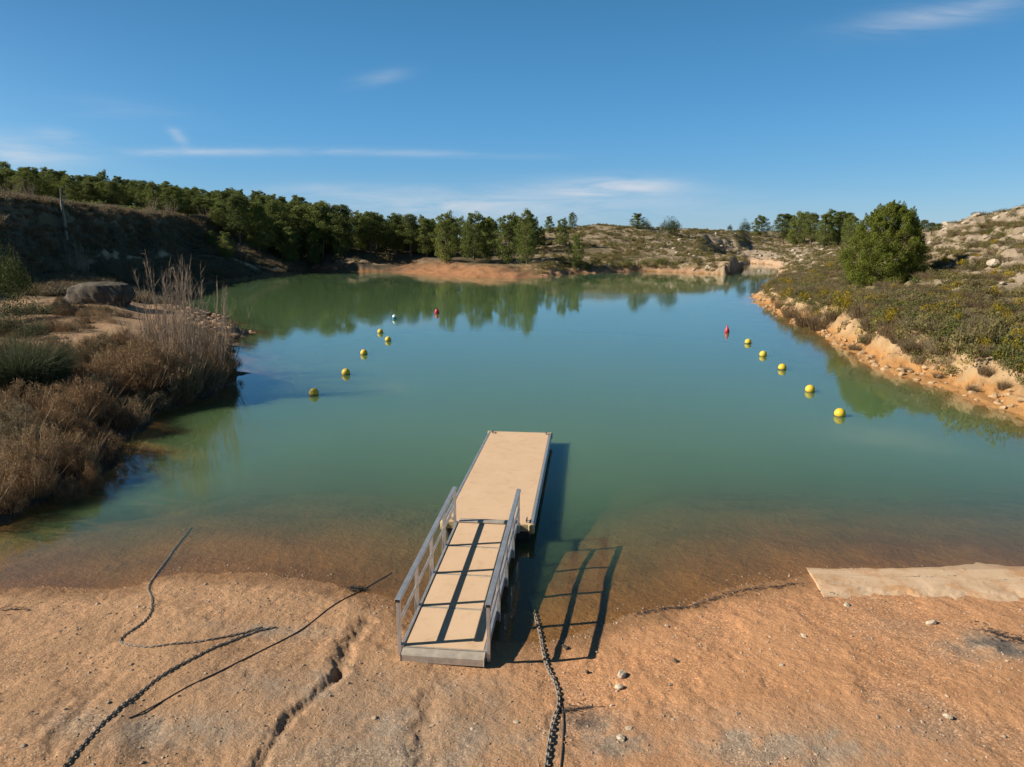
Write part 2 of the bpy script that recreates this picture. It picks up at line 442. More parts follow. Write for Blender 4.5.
def deck_material():
    m, nt, out = new_mat('tan_deck_board'); n = N(nt)
    tc = n.n('ShaderNodeTexCoord')
    nz = n.n('ShaderNodeTexNoise', Vector=tc.outputs['Object'], Scale=1.3, Detail=8.0, Roughness=.65)
    c = n.ramp(nz.outputs[0], [(.3, (.64, .43, .27)), (.7, (.72, .50, .33))])
    st = n.n('ShaderNodeTexNoise', Vector=tc.outputs['Object'], Scale=2.6, Detail=10.0, Roughness=.75)
    c = n.mixc(.8, c, n.ramp(st.outputs[0], [(.30, (.74, .70, .66)), (.46, (1, 1, 1)), (.62, (1, 1, 1)), (.74, (1.08, 1.06, 1.04))]), 'MULTIPLY')
    nz2 = n.n('ShaderNodeTexNoise', Vector=tc.outputs['Object'], Scale=90.0, Detail=2.0)
    c = n.mixc(.35, c, n.ramp(nz2.outputs[0], [(.3, (.44, .30, .18)), (.7, (.68, .50, .33))]))
    b = n.n('ShaderNodeBsdfPrincipled', Base_Color=c, Roughness=.8)
    b.inputs['Specular IOR Level'].default_value = .2
    bp = n.n('ShaderNodeBump', Strength=.25, Distance=.01, Height=nz2.outputs[0])
    n.link(bp.outputs[0], b.inputs['Normal']); n.link(b.outputs[0], out.inputs[0]); return m
M['deck'] = deck_material()

def ground_material():
    m, nt, out = new_mat('sandy_ground'); n = N(nt)
    geo = n.n('ShaderNodeNewGeometry'); pos = geo.outputs['Position']
    col = n.n('ShaderNodeVertexColor', {'layer_name': 'Col'}).outputs[0]
    grav = n.n('ShaderNodeAttribute', {'attribute_name': 'gravel'}).outputs['Fac']
    wet = n.n('ShaderNodeAttribute', {'attribute_name': 'wet'}).outputs['Fac']
    big = n.n('ShaderNodeTexNoise', Vector=pos, Scale=.9, Detail=9.0, Roughness=.68)
    c = n.mixc(.55, col, n.ramp(big.outputs[0], [(.28, (.66, .62, .58)), (.5, (1, 1, 1)), (.72, (1.2, 1.18, 1.15))]), 'MULTIPLY')
    # pebbles: two sizes of cells, each with its own tone
    vo = n.n('ShaderNodeTexVoronoi', Vector=pos, Scale=36.0, Randomness=1.0)
    tone = n.n('ShaderNodeSeparateColor', Color=vo.outputs['Color']).outputs[0]
    ptone = n.ramp(tone, [(0, (.66, .62, .58)), (.45, (.95, .94, .93)), (.8, (1.10, 1.09, 1.08)), (.93, (1.4, 1.38, 1.36)), (1, (1.7, 1.7, 1.7))])
    gap = n.ramp(vo.outputs['Distance'], [(.25, (1, 1, 1)), (.75, (.74, .71, .69))])
    pt = n.mixc(1.0, ptone, gap, 'MULTIPLY')
    c = n.mixc(n.math('MULTIPLY', grav, .85), c, n.mixc(1.0, c, pt, 'MULTIPLY'))
    fine = n.n('ShaderNodeTexNoise', Vector=pos, Scale=30.0, Detail=7.0, Roughness=.7)
    c = n.mixc(.7, c, n.ramp(fine.outputs[0], [(.3, (.72, .70, .68)), (.5, (1, 1, 1)), (.7, (1.25, 1.24, 1.22))]), 'MULTIPLY')
    b = n.n('ShaderNodeBsdfPrincipled', Base_Color=c, Roughness=n.math('SUBTRACT', .92, n.math('MULTIPLY', wet, .35)))
    b.inputs['Specular IOR Level'].default_value = .25
    vh = n.math('MULTIPLY', n.math('SUBTRACT', 1.0, vo.outputs['Distance']), n.math('MULTIPLY', grav, .007))
    mid = n.n('ShaderNodeTexNoise', Vector=pos, Scale=4.5, Detail=8.0, Roughness=.7)
    farm = n.math('SUBTRACT', 1.0, grav)
    vh = n.math('ADD', vh, n.math('MULTIPLY', mid.outputs[0], n.math('ADD', .03, n.math('MULTIPLY', farm, .14))))
    h = n.math('ADD', vh, n.math('MULTIPLY', fine.outputs[0], .014))
    h = n.math('ADD', h, n.math('MULTIPLY', big.outputs[0], .12))
    bp = n.n('ShaderNodeBump', Strength=.7, Distance=1.0, Height=h)
    n.link(bp.outputs[0], b.inputs['Normal']); n.link(b.outputs[0], out.inputs[0]); return m
M['ground'] = ground_material()

def water_material():
    m, nt, out = new_mat('turbid_lake_water'); n = N(nt)
    geo = n.n('ShaderNodeNewGeometry')
    depth = n.n('ShaderNodeAttribute', {'attribute_name': 'depth'}).outputs['Fac']
    nz = n.n('ShaderNodeTexNoise', Vector=geo.outputs['Position'], Scale=1.6, Detail=3.0, Roughness=.55)
    bp = n.n('ShaderNodeBump', Strength=.05, Distance=.05, Height=nz.outputs[0])
    gl = n.n('ShaderNodeBsdfGlossy', Roughness=n.ramp(n.n('ShaderNodeTexNoise', Vector=geo.outputs['Position'], Scale=.06, Detail=4.0).outputs[0], [(.4, (.02, .02, .02)), (.65, (.075, .075, .075))]), Color=(.96, .98, 1, 1), Normal=bp.outputs[0])
    dot = n.n('ShaderNodeVectorMath', {'operation': 'DOT_PRODUCT'}, i0=geo.outputs['Incoming'], i1=geo.outputs['Normal'])
    c0 = n.math('ABSOLUTE', dot.outputs['Value'])
    frs = n.math('ADD', .02, n.math('MULTIPLY', n.math('POWER', n.math('SUBTRACT', 1.0, c0, clamp=True), 5.0), .98))
    cosv = n.math('MAXIMUM', n.math('ABSOLUTE', dot.outputs['Value']), .22)
    # light path in the refracted direction
    sin2 = n.math('SUBTRACT', 1.0, n.math('MULTIPLY', cosv, cosv))
    cosr = n.math('SQRT', n.math('SUBTRACT', 1.0, n.math('MULTIPLY', sin2, .5627)))
    path = n.math('DIVIDE', depth, cosr)
    trn = n.math('EXPONENT', n.math('MULTIPLY', path, -1.25))
    big = n.n('ShaderNodeTexNoise', Vector=geo.outputs['Position'], Scale=.035, Detail=3.0)
    body = n.ramp(big.outputs[0], [(.35, (.094, .164, .068)), (.65, (.106, .178, .076))])
    df = n.n('ShaderNodeSubsurfaceScattering', {'falloff': 'BURLEY'}, Color=body, Scale=.55, Radius=(.9, 1.0, .8))
    tr = n.n('ShaderNodeBsdfTransparent', Color=(1, .97, .90, 1))
    mx = n.n('ShaderNodeMixShader', i0=trn, i1=df.outputs[0], i2=tr.outputs[0])
    m2 = n.n('ShaderNodeMixShader', i0=frs, i1=mx.outputs[0], i2=gl.outputs[0])
    n.link(m2.outputs[0], out.inputs[0]); return m
M['water'] = water_material()

# ------------------------------------------------------------------ ground and lake
def build_ground():
    th = np.concatenate([np.linspace(-46, 46, 780), np.linspace(46, 314, 62)[1:-1]])
    th = np.radians(th)
    rr = np.concatenate([[.01, 1.5, 3.0], np.exp(np.linspace(math.log(4.5), math.log(430), 900)), [480, 560, 700, 900, 1300, 2000, 3200]])
    TH, RR = np.meshgrid(th, rr, indexing='ij')
    X = RR * np.sin(TH); Y = RR * np.cos(TH)
    x, y = X.ravel(), Y.ravel()
    z, D, eff, rid = terrain(x, y, full=True)
    nt_, nr = TH.shape
    I = np.arange(nt_ * nr).reshape(nt_, nr)
    a = I; b = np.roll(I, -1, 0)
    f = np.stack([a[:, :-1], a[:, 1:], b[:, 1:], b[:, :-1]], -1).reshape(-1, 4)
    f = f[:, ::-1]
    # ------- colours of the soils, with some shade and sun put in
    W = 1 / (D + .6) ** 3
    s = x / np.maximum(y, 4); dist = np.hypot(x, y)
    n1 = fbm(x, y, 2.2, 5, .6, 21); n2 = fbm(x, y, 9, 4, .55, 22); n3 = fbm(x, y, .8, 4, .6, 23)
    C = lambda *c: np.array(c)
    def mix(a, b, t): return a + (b - a) * np.clip(t, 0, 1)[:, None]
    def full(c): return np.broadcast_to(C(*c), (len(x), 3)).copy()
    sandO, sandB, grey = full((.56, .292, .145)), full((.48, .285, .158)), full((.38, .292, .215))
    near = mix(sandB, sandO, sstep(-1.2, 1.6, x + n2 * 3))
    gp = np.zeros(len(x))
    for (px, py), ax, ay in (((405, 735), 2.3, 1.0), ((320, 690), 1.6, .7), ((180, 735), 1.8, .5), ((800, 745), 2.3, .75), ((1000, 650), .9, .55), ((470, 690), .8, .5), ((260, 625), 1.2, .3), ((620, 740), .7, .6)):
        q = P(px, py, .3); gp = np.maximum(gp, np.exp(-((x - q[0]) / ax) ** 2 - ((y - q[1]) / ay) ** 2))
    near = mix(near, grey, (gp * 1.2 + n1 * .45 - .05) * (.35 + .65 * sstep(-.3, .3, n3 + n1 * .4)))
    for L, gd, gw in GULLIES:
        near = mix(near, full((.20, .14, .095)), .7 * np.exp(-(seg_dist(x, y, L) / (gw * .8)) ** 2) * (gd / .1) ** .5)
    dk = P(1000, 648, .3); near = mix(near, full((.14, .12, .105)), 1.3 * np.exp(-((x - dk[0]) / .9) ** 2 - ((y - dk[1]) / .35) ** 2) * sstep(0, .4, n3))
    dk = P(580, 716, .3); near = mix(near, full((.13, .10, .08)), 1.2 * np.exp(-((x - dk[0]) / .3) ** 2 - ((y - dk[1]) / .25) ** 2) * sstep(-.1, .3, n3))
    wetN = sstep(.9, .1, eff + n3 * .35)
    near = mix(near, full((.27, .145, .062)), wetN * .8)
    lb = mix(full((.085, .058, .038)), full((.20, .135, .08)), sstep(-.1, .45, n2 + n1 * .3))  # ground kept dark: shade beneath the shrubs put into the colour
    pathd = seg_dist(x, y, np.array([P(-60, 345, 1.5), P(60, 345, 1.5), P(120, 335, 1.5), P(170, 322, 1.2), P(130, 300, 2), P(60, 290, 2.2), P(-40, 286, 2.2)]))
    lb = mix(lb, full((.38, .245, .140)), sstep(3.2, 1.0, pathd + n1 * 1.2))
    lb = mix(lb, full((.07, .05, .035)), sstep(.9, .2, eff))
    spc = mix(full((.40, .25, .14)), full((.24, .16, .10)), sstep(.0, .5, n1))
    spc = mix(spc, full((.075, .06, .04)), sstep(5, 9, D[:, REG.index('SP')] + n1 * 2) * sstep(58, 62, y + n1 * 2))
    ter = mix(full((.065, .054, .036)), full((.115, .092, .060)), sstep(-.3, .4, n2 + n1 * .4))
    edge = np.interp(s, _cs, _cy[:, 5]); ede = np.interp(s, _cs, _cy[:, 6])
    ter = mix(ter, full((.46, .34, .22)), sstep(ede - 2.4, ede - 1.4, y) * sstep(ede + .6, ede, y) * sstep(-.45, -.1, n1))  # tan terrace strip, brightened in place of the sun that misses it
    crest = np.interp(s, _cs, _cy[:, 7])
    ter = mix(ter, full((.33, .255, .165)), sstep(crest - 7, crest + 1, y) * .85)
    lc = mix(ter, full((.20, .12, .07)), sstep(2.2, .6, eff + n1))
    lc = mix(lc, full((.17, .10, .06)), sstep(-.335, -.27, s) * sstep(.0, .35, n2 + .15) * sstep(45, 10, eff))  # bank below the pines, tree shade painted into the colour
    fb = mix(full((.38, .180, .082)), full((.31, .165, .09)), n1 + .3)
    fb = mix(fb, full((.13, .095, .055)), np.maximum(sstep(8, 11.5, eff + n1 * 2), sstep(-.145, -.19, s + n1 * .03)))  # brown soil behind the beach; left end darkened as painted shade
    fh = mix(full((.145, .110, .050)), full((.100, .085, .034)), sstep(-.2, .3, n1))
    fh = mix(fh, full((.40, .31, .22)), sstep(.22, .42, n3 * .8 + n2 * .6 + sstep(.15, .3, s) * .2))
    fh = mix(fh, full((.36, .22, .13)), sstep(3.0, .8, eff + n1))
    rk = mix(full((.40, .30, .20)), full((.30, .22, .15)), n1 + .4)
    rocky = mix(full((.42, .335, .25)), full((.31, .25, .185)), n1 * .9 + n3 * .5 + .4)
    ch = mix(rocky * .85, full((.16, .13, .065)), sstep(.0, .3, n2 * .7 + n3 * .5))
    ch = mix(ch, full((.48, .33, .22)), sstep(5, 2, eff + n1 * 2))
    ch = mix(ch, full((.17, .15, .075)), sstep(270, 300, y))
    scr = mix(full((.155, .125, .062)), full((.23, .18, .10)), sstep(-.3, .3, n1))
    rockm = sstep(.62, .86, rid + n3 * .15)
    band = sstep(.25, .75, (z - (3.6 + 1.2 * n2)) / 1.5) * sstep(9.5, 3.0, np.abs(z - 5.6) * 3)
    topr = sstep(1.8, .5, np.interp(s, _cs, _cz[:, 7]) - z + n1 * .9) * sstep(.5, .62, s)
    rb = mix(scr, rocky, np.maximum(rockm * sstep(2.5, 4.5, z) * .9, np.maximum(band * sstep(-.05, .2, n1 + .12), topr * sstep(-.4, 0, n3 + .1))))
    dRB = D[:, REG.index('RB')]
    cut = mix(full((.47, .33, .185)), full((.34, .215, .110)), n1 + n3 * .6 + .35)
    cut = mix(cut, full((.43, .225, .085)), sstep(.75, .3, z + n3 * .4))
    rb = mix(rb, cut, sstep(3.0, 2.0, dRB + n1 * 1.2))
    rb = mix(rb, full((.42, .29, .175)), sstep(.30, .44, n2 * .6 + n3 * .5) * sstep(4, 7, dRB))
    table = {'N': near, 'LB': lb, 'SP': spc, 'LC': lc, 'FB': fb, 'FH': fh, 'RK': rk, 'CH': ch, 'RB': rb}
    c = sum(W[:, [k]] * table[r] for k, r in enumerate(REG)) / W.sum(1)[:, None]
    bed = mix(full((.27, .135, .038)), full((.18, .095, .032)), n1 * .9 + .4)
    c = np.where((eff < 0)[:, None], bed, c)
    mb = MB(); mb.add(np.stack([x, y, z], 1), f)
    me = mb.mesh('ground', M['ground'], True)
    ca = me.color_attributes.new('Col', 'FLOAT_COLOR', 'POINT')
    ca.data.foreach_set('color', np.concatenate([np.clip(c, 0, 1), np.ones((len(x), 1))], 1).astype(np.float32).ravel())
    gr = (.15 + .85 * sstep(-.2, .35, n1 + n3 * .35)) * sstep(30, 18, y) * np.where(eff > 0, 1, .5)
    at = me.attributes.new('gravel', 'FLOAT', 'POINT'); at.data.foreach_set('value', gr.astype(np.float32))
    at = me.attributes.new('wet', 'FLOAT', 'POINT'); at.data.foreach_set('value', (wetN * sstep(22, 17, y)).astype(np.float32))
    o = bpy.data.objects.new('ground', me); COL.objects.link(o); tag(o, kind='structure')
    # ------- the lake: the same sheet where the bed lies under water
    fz = z[f]; keep = (fz.min(1) < .0) & (np.hypot(x, y)[f].max(1) < 430)
    f2 = f[keep]; used = np.unique(f2); mp = np.zeros(len(x), int); mp[used] = np.arange(len(used))
    mb = MB(); mb.add(np.stack([x[used], y[used], np.zeros(len(used))], 1), mp[f2])
    me = mb.mesh('lake_water', M['water'], True)
    at = me.attributes.new('depth', 'FLOAT', 'POINT'); at.data.foreach_set('value', np.maximum(-z[used], 0).astype(np.float32))
    o = bpy.data.objects.new('lake_water', me); COL.objects.link(o); tag(o, kind='structure')
build_ground()

# ------------------------------------------------------------------ slipway slab on the right
def build_slipway():
    a = P(824, 598, .10); w = P(770, 515, -.6)
    ax = (P(1200, 613, .10) - a); ax /= np.linalg.norm(ax)
    dn = w - a; L = np.linalg.norm(dn); dn /= L
    nu, nv = 90, 60
    g = np.zeros((nu, nv, 3))
    for i in range(nu):
        for j in range(nv):
            ragged = .12 * perlin(np.array([i * .21]), np.array([.5]))[0] + .05 * perlin(np.array([i * .9]), np.array([3.5]))[0]
            v = (j / (nv - 1)) * (L + .5) + (ragged if j < 5 else 0) * (1 if i > 2 else .3)
            p = a + ax * (i / (nu - 1)) * 8.5 + dn * v
            g[i, j, :2] = p
    y0 = P(903, 573)[1]
    zt = terrain(g[..., 0], g[..., 1])
    zt = .0 + np.where(g[..., 1] < y0, (y0 - g[..., 1]) * .085, (y0 - g[..., 1]) * .13)
    vv = np.linspace(0, 1, nv)[None] * (L + .5); uu = np.linspace(0, 8.5, nu)[:, None]
    g[..., 2] = zt + .02 - .05 * sstep(.45, .0, vv) * sstep(.15, 1.6, uu) + .05 * fbm(g[..., 0], g[..., 1], .9, 4, .6, 33) * sstep(.9, .2, vv) * sstep(.2, 1, uu)
    g[..., 2] = np.where(vv < 1.2, np.maximum(g[..., 2], terrain(g[..., 0], g[..., 1]) - .02 + .07 * sstep(.0, .5, vv) + .015 * sstep(.5, .1, uu) + .06 * fbm(g[..., 0], g[..., 1], .7, 4, .6, 35) * sstep(.2, 1, uu) * sstep(.8, .2, vv)), g[..., 2])
    g[..., 2] += .012 * fbm(g[..., 0], g[..., 1], .8, 3, .5, 31)
    m = MB(); I = np.arange(nu * nv).reshape(nu, nv)
    top = np.stack([I[:-1, :-1], I[1:, :-1], I[1:, 1:], I[:-1, 1:]], -1).reshape(-1, 4)
    m.add(g.reshape(-1, 3), top)
    bot = g.copy(); bot[..., 2] -= .16
    for E_ in (np.s_[0, :], np.s_[-1, :], np.s_[:, 0], np.s_[:, -1]):
        e, bb = g[E_], bot[E_]; k = len(e)
        m.add(np.concatenate([e, bb]), [(i, i + 1, k + i + 1, k + i) for i in range(k - 1)])
    mm, nt2, out2 = new_mat('sandy_concrete'); q = N(nt2)
    pos = q.n('ShaderNodeNewGeometry').outputs['Position']
    a1 = q.n('ShaderNodeTexNoise', Vector=pos, Scale=1.1, Detail=9.0, Roughness=.7)
    a2 = q.n('ShaderNodeTexNoise', Vector=pos, Scale=38.0, Detail=4.0)
    cc = q.ramp(a1.outputs[0], [(.38, (.50, .285, .14)), (.50, (.60, .42, .27)), (.7, (.64, .47, .32))])
    cc = q.mixc(.55, cc, q.ramp(a2.outputs[0], [(.3, (.7, .68, .66)), (.7, (1.15, 1.13, 1.1))]), 'MULTIPLY')
    bb = q.n('ShaderNodeBsdfPrincipled', Base_Color=cc, Roughness=.9)
    bq = q.n('ShaderNodeBump', Strength=.4, Distance=.02, Height=a2.outputs[0]); q.link(bq.outputs[0], bb.inputs['Normal']); q.link(bb.outputs[0], out2.inputs[0])
    o = m.build('slipway', mm); tag(o, kind='structure')
build_slipway()

# ------------------------------------------------------------------ floating pier and gangway
HD = math.radians(-6.2)      # both point slightly right of the view
def build_pier():
    r = empty('floating_pier', (-.61, 16.05, 0), HD)
    tag(r, 'tan-decked floating pier with metal edges lying out on the green water', 'pier')
    Lh, Wd, zt = 8.35, 2.25, .42
    d = MB()
    nb = 4
    for i in range(nb):
        y0, y1 = .05 + i * (Lh - .1) / nb + .001, .05 + (i + 1) * (Lh - .1) / nb - .001
        d.box((0, (y0 + y1) / 2, zt - .02), (Wd - .16, y1 - y0, .04))
    d.build('deck', M['deck'], r)
    for sx in (-1, 1):
        m = MB(); m.box((sx * (Wd / 2 - .035), Lh / 2, zt - .085), (.07, Lh - .2, .19))
        m.box((sx * (Wd / 2 + .012), Lh / 2, zt - .13), (.03, Lh - .3, .06))
        m.build('side_beam', M['alu'], r, bevel=.008)
    for y in (.03, Lh - .03):
        m = MB(); m.box((0, y, zt - .085), (Wd - .2, .06, .17)); m.build('end_beam', M['deck'] if y > 1 else M['yellow_fender'], r, bevel=.006)
    for sx in (-1, 1):
        for y in (.04, Lh - .04):
            m = lathe([(0, zt + .012), (.07, zt + .012), (.085, zt - .005), (.085, zt - .2), (.06, zt - .22), (0, zt - .22)], 16)
            v = m.v[0]; v[:, 0] += sx * (Wd / 2 - .04); v[:, 1] += y
            m.build('corner_bumper', M['yellow_fender'], r, smooth=True)
    for sx in (-1, 1):
        for y in (.22, Lh - .22):
            m = MB(); x0 = sx * (Wd / 2 - .17)
            for q in (-.05, .05): m.box((x0, y + q, zt + .025), (.03, .03, .05))
            m.bar((x0, y - .11, zt + .06), (x0, y + .11, zt + .06), .03, .025)
            m.build('cleat', M['buoy_base'], r, bevel=.004)
    for i in range(4):
        m = MB(); m.box((0, 1.05 + i * 2.08, .08), (Wd - .16, 1.9, .42)); m.build('float', M['rubber'], r, bevel=.05)
build_pier()

def build_gangway():
    r = empty('gangway', (-1.17, 10.83, 0), HD)
    tag(r, 'sloping metal gangway with handrails leading from the beach to the pier', 'gangway')
    L, W, z0, z1 = 5.15, 1.40, .34, .47
    def zz(y): return z0 + (z1 - z0) * y / L
    d = MB(); ns = 4; ps = L / ns
    for i in range(ns):
        a, b = i * ps + .03, (i + 1) * ps - .03
        d.bar((0, a, zz(a) - .02), (0, b, zz(b) - .02), W - .03, .04)
    d.build('deck', M['deck'], r)
    for i in range(ns + 1):
        y = min(max(i * ps, .03), L - .03)
        m = MB(); m.box((0, y, zz(y) - .03), (W - .02, .055, .05)); m.build('cross_beam', M['alu_dull'], r)
    for sx in (-1, 1):
        m = MB(); m.bar((sx * (W / 2 + .025), 0, zz(0) - .055), (sx * (W / 2 + .025), L, zz(L) - .055), .05, .15)
        m.build('side_beam', M['alu'], r, bevel=.006)
    hr = .86
    for sx in (-1, 1):
        xo = sx * (W / 2 + .075)
        rail = MB(); rail.bar((xo, -.03, zz(0) + hr), (xo, L + .05, zz(L) + hr), .10, .055)
        rail.build('top_rail', M['alu'], r, bevel=.008)
        rail = MB(); rail.bar((xo - sx * .002, .03, zz(0) + hr * .5), (xo - sx * .002, L, zz(L) + hr * .5), .035, .07)
        rail.build('middle_rail', M['alu'], r, bevel=.006)
        for i in range(5):
            y = .03 + i * (L - .06) / 4
            p = MB(); p.box((xo, y, zz(y) + hr / 2 - .11), (.06, .075, hr + .17)); p.build('post', M['alu'], r, bevel=.005)
            g = MB(); xi = xo + sx * .03
            if 0 < i < 4:
                g.add([(xi, y - .03, zz(y) + .25), (xi, y + .03, zz(y) + .25), (xi, y + .07, zz(y) - .2), (xi, y - .07, zz(y) - .2),
                       (xi + sx * .012, y - .03, zz(y) + .25), (xi + sx * .012, y + .03, zz(y) + .25), (xi + sx * .012, y + .07, zz(y) - .2), (xi + sx * .012, y - .07, zz(y) - .2)],
                      [(0,1,2,3),(7,6,5,4),(0,4,5,1),(1,5,6,2),(2,6,7,3),(3,7,4,0)])
                g.build('bracket', M['alu'], r)
        for e, yy in ((0, -.035), (1, L + .055)):
            c = MB(); c.box((xo, yy, zz(0 if e == 0 else L) + hr), (.08, .012, .046)); c.build('rail_cap', M['rubber'], r)
    # end flap resting on the sand
    m = MB()
    hw = W / 2 + .02
    m.add([(-hw, -.004, z0 - .012), (hw, -.004, z0 - .012), (hw, -.17, z0 - .05), (-hw, -.17, z0 - .05),
           (-hw, -.004, z0 - .16), (hw, -.004, z0 - .16), (hw, -.17, z0 - .19), (-hw, -.17, z0 - .19)],
          [(0,1,2,3)[::-1],(4,5,6,7),(3,2,6,7)[::-1],(0,4,7,3)[::-1],(1,2,6,5)[::-1],(0,1,5,4)])
    m.build('end_flap', M['alu_dull'], r, bevel=.008)
    m = MB(); m.box((0, L + .06, zz(L) + .022), (W - .04, .22, .018)); m.build('hinge_plate', M['alu_dull'], r, bevel=.004)
    for sx in (-1, 1):
        m = MB(); zg = T1(-1.17, 10.9) - .03
        m.box((sx * (W / 2 - .12), .1, (zg + z0 - .16) / 2 + .02), (.12, .1, max(.05, z0 - .16 - zg + .06))); m.build('foot', M['alu_dull'], r)
build_gangway()

# ------------------------------------------------------------------ chains and ropes on the beach
def smooth_path(pts, n):
    pts = np.asarray(pts, float)
    t = np.concatenate([[0], np.cumsum(np.linalg.norm(np.diff(pts, axis=0), axis=1))])
    for _ in range(3):   # Chaikin
        q = [pts[0]]
        for a, b in zip(pts[:-1], pts[1:]): q += [a * .75 + b * .25, a * .25 + b * .75]
        q.append(pts[-1]); pts = np.array(q)
    t = np.concatenate([[0], np.cumsum(np.linalg.norm(np.diff(pts, axis=0), axis=1))])
    s = np.linspace(0, t[-1], n)
    return np.stack([np.interp(s, t, pts[:, k]) for k in range(pts.shape[1])], 1), t[-1]

def chain(px_pts, zs, pitch, lw, wr, name, label):
    pts = [P(px, py, z) for (px, py), z in zip(px_pts, zs)]
    _, L = smooth_path(pts, 50)
    n = int(L / pitch); p, _ = smooth_path(pts, n + 1)
    z = terrain(p[:, 0], p[:, 1])
    m = MB(); K, S = 14, 6
    ll = pitch + wr * 2.2
    for i in range(n):
        a = np.array([*p[i], z[i] + wr * .9]); b = np.array([*p[i + 1], z[i + 1] + wr * .9])
        d = (b - a); d /= np.linalg.norm(d)
        sd = np.cross(d, (0, 0, 1.0)); sd /= np.linalg.norm(sd); up = np.cross(sd, d)
        ang = (math.radians(38) if i % 2 else math.radians(-40)) + random.uniform(-.2, .2)
        u = sd * math.cos(ang) + up * math.sin(ang)
        th = np.arange(K) * 2 * PI / K
        cx, cy = np.cos(th), np.sin(th)
        hl = ll / 2 - lw / 2
        ctr = (a + b) / 2 + (cx * lw / 2 + np.sign(cx) * hl)[:, None] * d + (cy * (lw / 2 - wr))[:, None] * u + np.array([0, 0, abs(math.sin(ang)) * lw * .2])
        nrm = np.cross(d, u)
        rad = (cx[:, None] * d + cy[:, None] * u)
        ph = np.arange(S) * 2 * PI / S
        v = ctr[:, None] + wr * (np.cos(ph)[None, :, None] * rad[:, None] + np.sin(ph)[None, :, None] * nrm)
        f = [(k * S + j, k * S + (j + 1) % S, ((k + 1) % K) * S + (j + 1) % S, ((k + 1) % K) * S + j) for k in range(K) for j in range(S)]
        m.add(v.reshape(-1, 3), f)
    o = m.build(name, M['chain'], smooth=True)
    tag(o, label, 'chain', None); return o

chain([(543,800),(546,767),(550,735),(554,712),(560,695),(556,680),(547,663),(543,645),(541,628),(534,610),(528,590)], [.35]*5 + [.2]*4 + [0, -.1], .080, .076, .0138,
      'mooring_chain', 'heavy grey chain running down the sand beside the gangway into its shadow')
chain([(60,790),(82,762),(110,730),(135,704),(165,680),(195,660),(230,640),(255,628),(275,622)], [.3]*9, .060, .052, .0102,
      'mooring_chain', 'long grey chain running diagonally up the left sand to a rounded end')
chain([(262,626),(240,634),(210,643),(180,648),(150,652),(130,648),(119,643),(122,636),(138,626),(150,614),(153,600),(147,590),(152,580),(165,566),(180,545),(192,530)], [.25]*10 + [.1, .03, 0, -.1, -.2, -.35], .056, .046, .009,
      'mooring_chain', 'hook-shaped grey chain curving over the left sand and into the shallows')

def rope(px_pts, zs, rad, name, label):
    pts = [P(px, py, z) for (px, py), z in zip(px_pts, zs)]
    p, L = smooth_path(pts, 90)
    z = terrain(p[:, 0], p[:, 1]) + rad * .6
    k = np.ones(9) / 9; zp = np.convolve(np.pad(z, 4, mode='edge'), k, 'valid')
    z = np.maximum(z - rad * .3, zp)
    m = MB().tube(np.concatenate([p, z[:, None]], 1), rad, 6)
    tag(m.build(name, M['rope'], smooth=True), label, 'rope')
rope([(130,728),(180,698),(240,662),(300,626),(336,602),(362,590),(392,575)], [.3]*4 + [.1, 0, -.1], .011, 'rope', 'straight dark rope stretched over the left sand towards the gangway')
rope([(561,692),(564,712),(563,740),(561,767),(558,800)], [.3]*5, .012, 'rope', 'thin dark rope lying beside the heavy chain in front of the gangway')

# ------------------------------------------------------------------ buoys
def buoy_sphere(R=.225):
    m = MB(); v, f = ICO4; v = v * R; v[:, 2] += .13
    return m.add(v, f)
YB = buoy_sphere().mesh('float_ball', M['buoy_yellow'], True)
RING = lathe([(.06, .30), (.06, .375), (.035, .39), (.0, .39)], 12).mesh('top_eye', M['buoy_base'], True)
BASE = lathe([(.10, -.14), (.235, -.02), (.235, .025), (.20, .06), (.10, .06)], 24).mesh('collar', M['buoy_base'], True)
YW = [(314,395,'nearest yellow ball buoy of the left line, close to the bushy bank'),
      (346,374.5,'second yellow ball buoy of the left line counting from the near end'),
      (364,354.5,'third yellow ball buoy of the left line counting from the near end'),
      (388,341,'fourth yellow ball buoy of the left line, right of the fifth'),
      (380.5,333,'farthest yellow ball buoy of the left line, just before the white and blue buoy'),
      (839.5,416,'nearest and largest yellow ball buoy of the right line beside the ochre bank'),
      (810,391.5,'second yellow ball buoy of the right line counting from the near end'),
      (782,369.5,'third yellow ball buoy of the right line, in its middle'),
      (763,356,'fourth yellow ball buoy of the right line counting from the near end'),
      (748,343.5,'farthest yellow ball buoy of the right line, next to the red buoy')]
for px, py, lab in YW:
    q = P(px, py)
    o = empty('buoy', (q[0], q[1], -.02), random.uniform(0, 6)); o.rotation_euler = (random.uniform(-.08, .08), random.uniform(-.08, .08), random.uniform(0, 6))
    tag(o, lab, 'buoy', 'yellow buoys marking the bathing lane')
    for me, nm in ((YB, 'float_ball'), (BASE, 'collar')):
        c = bpy.data.objects.new(nm, me); COL.objects.link(c); c.parent = o
q = P(727, 332.5); o = empty('buoy', (q[0], q[1], 0)); o.scale = (.74,) * 3; tag(o, 'red conical buoy at the far end of the right buoy line', 'buoy')
lathe([(0, .78), (.05, .77), (.075, .70), (.10, .52), (.19, .40), (.24, .25), (.25, .10), (.2, -.1), (0, -.2)], 24).build('float_cone', M['buoy_red'], o, smooth=True)
q = P(437, 313.5); o = empty('buoy', (q[0], q[1], 0)); tag(o, 'small red buoy floating alone in the middle of the far water', 'buoy')
lathe([(0, .46), (.12, .43), (.20, .33), (.235, .17), (.21, .0), (.12, -.15), (0, -.2)], 24).build('float_ball', M['buoy_red'], o, smooth=True)
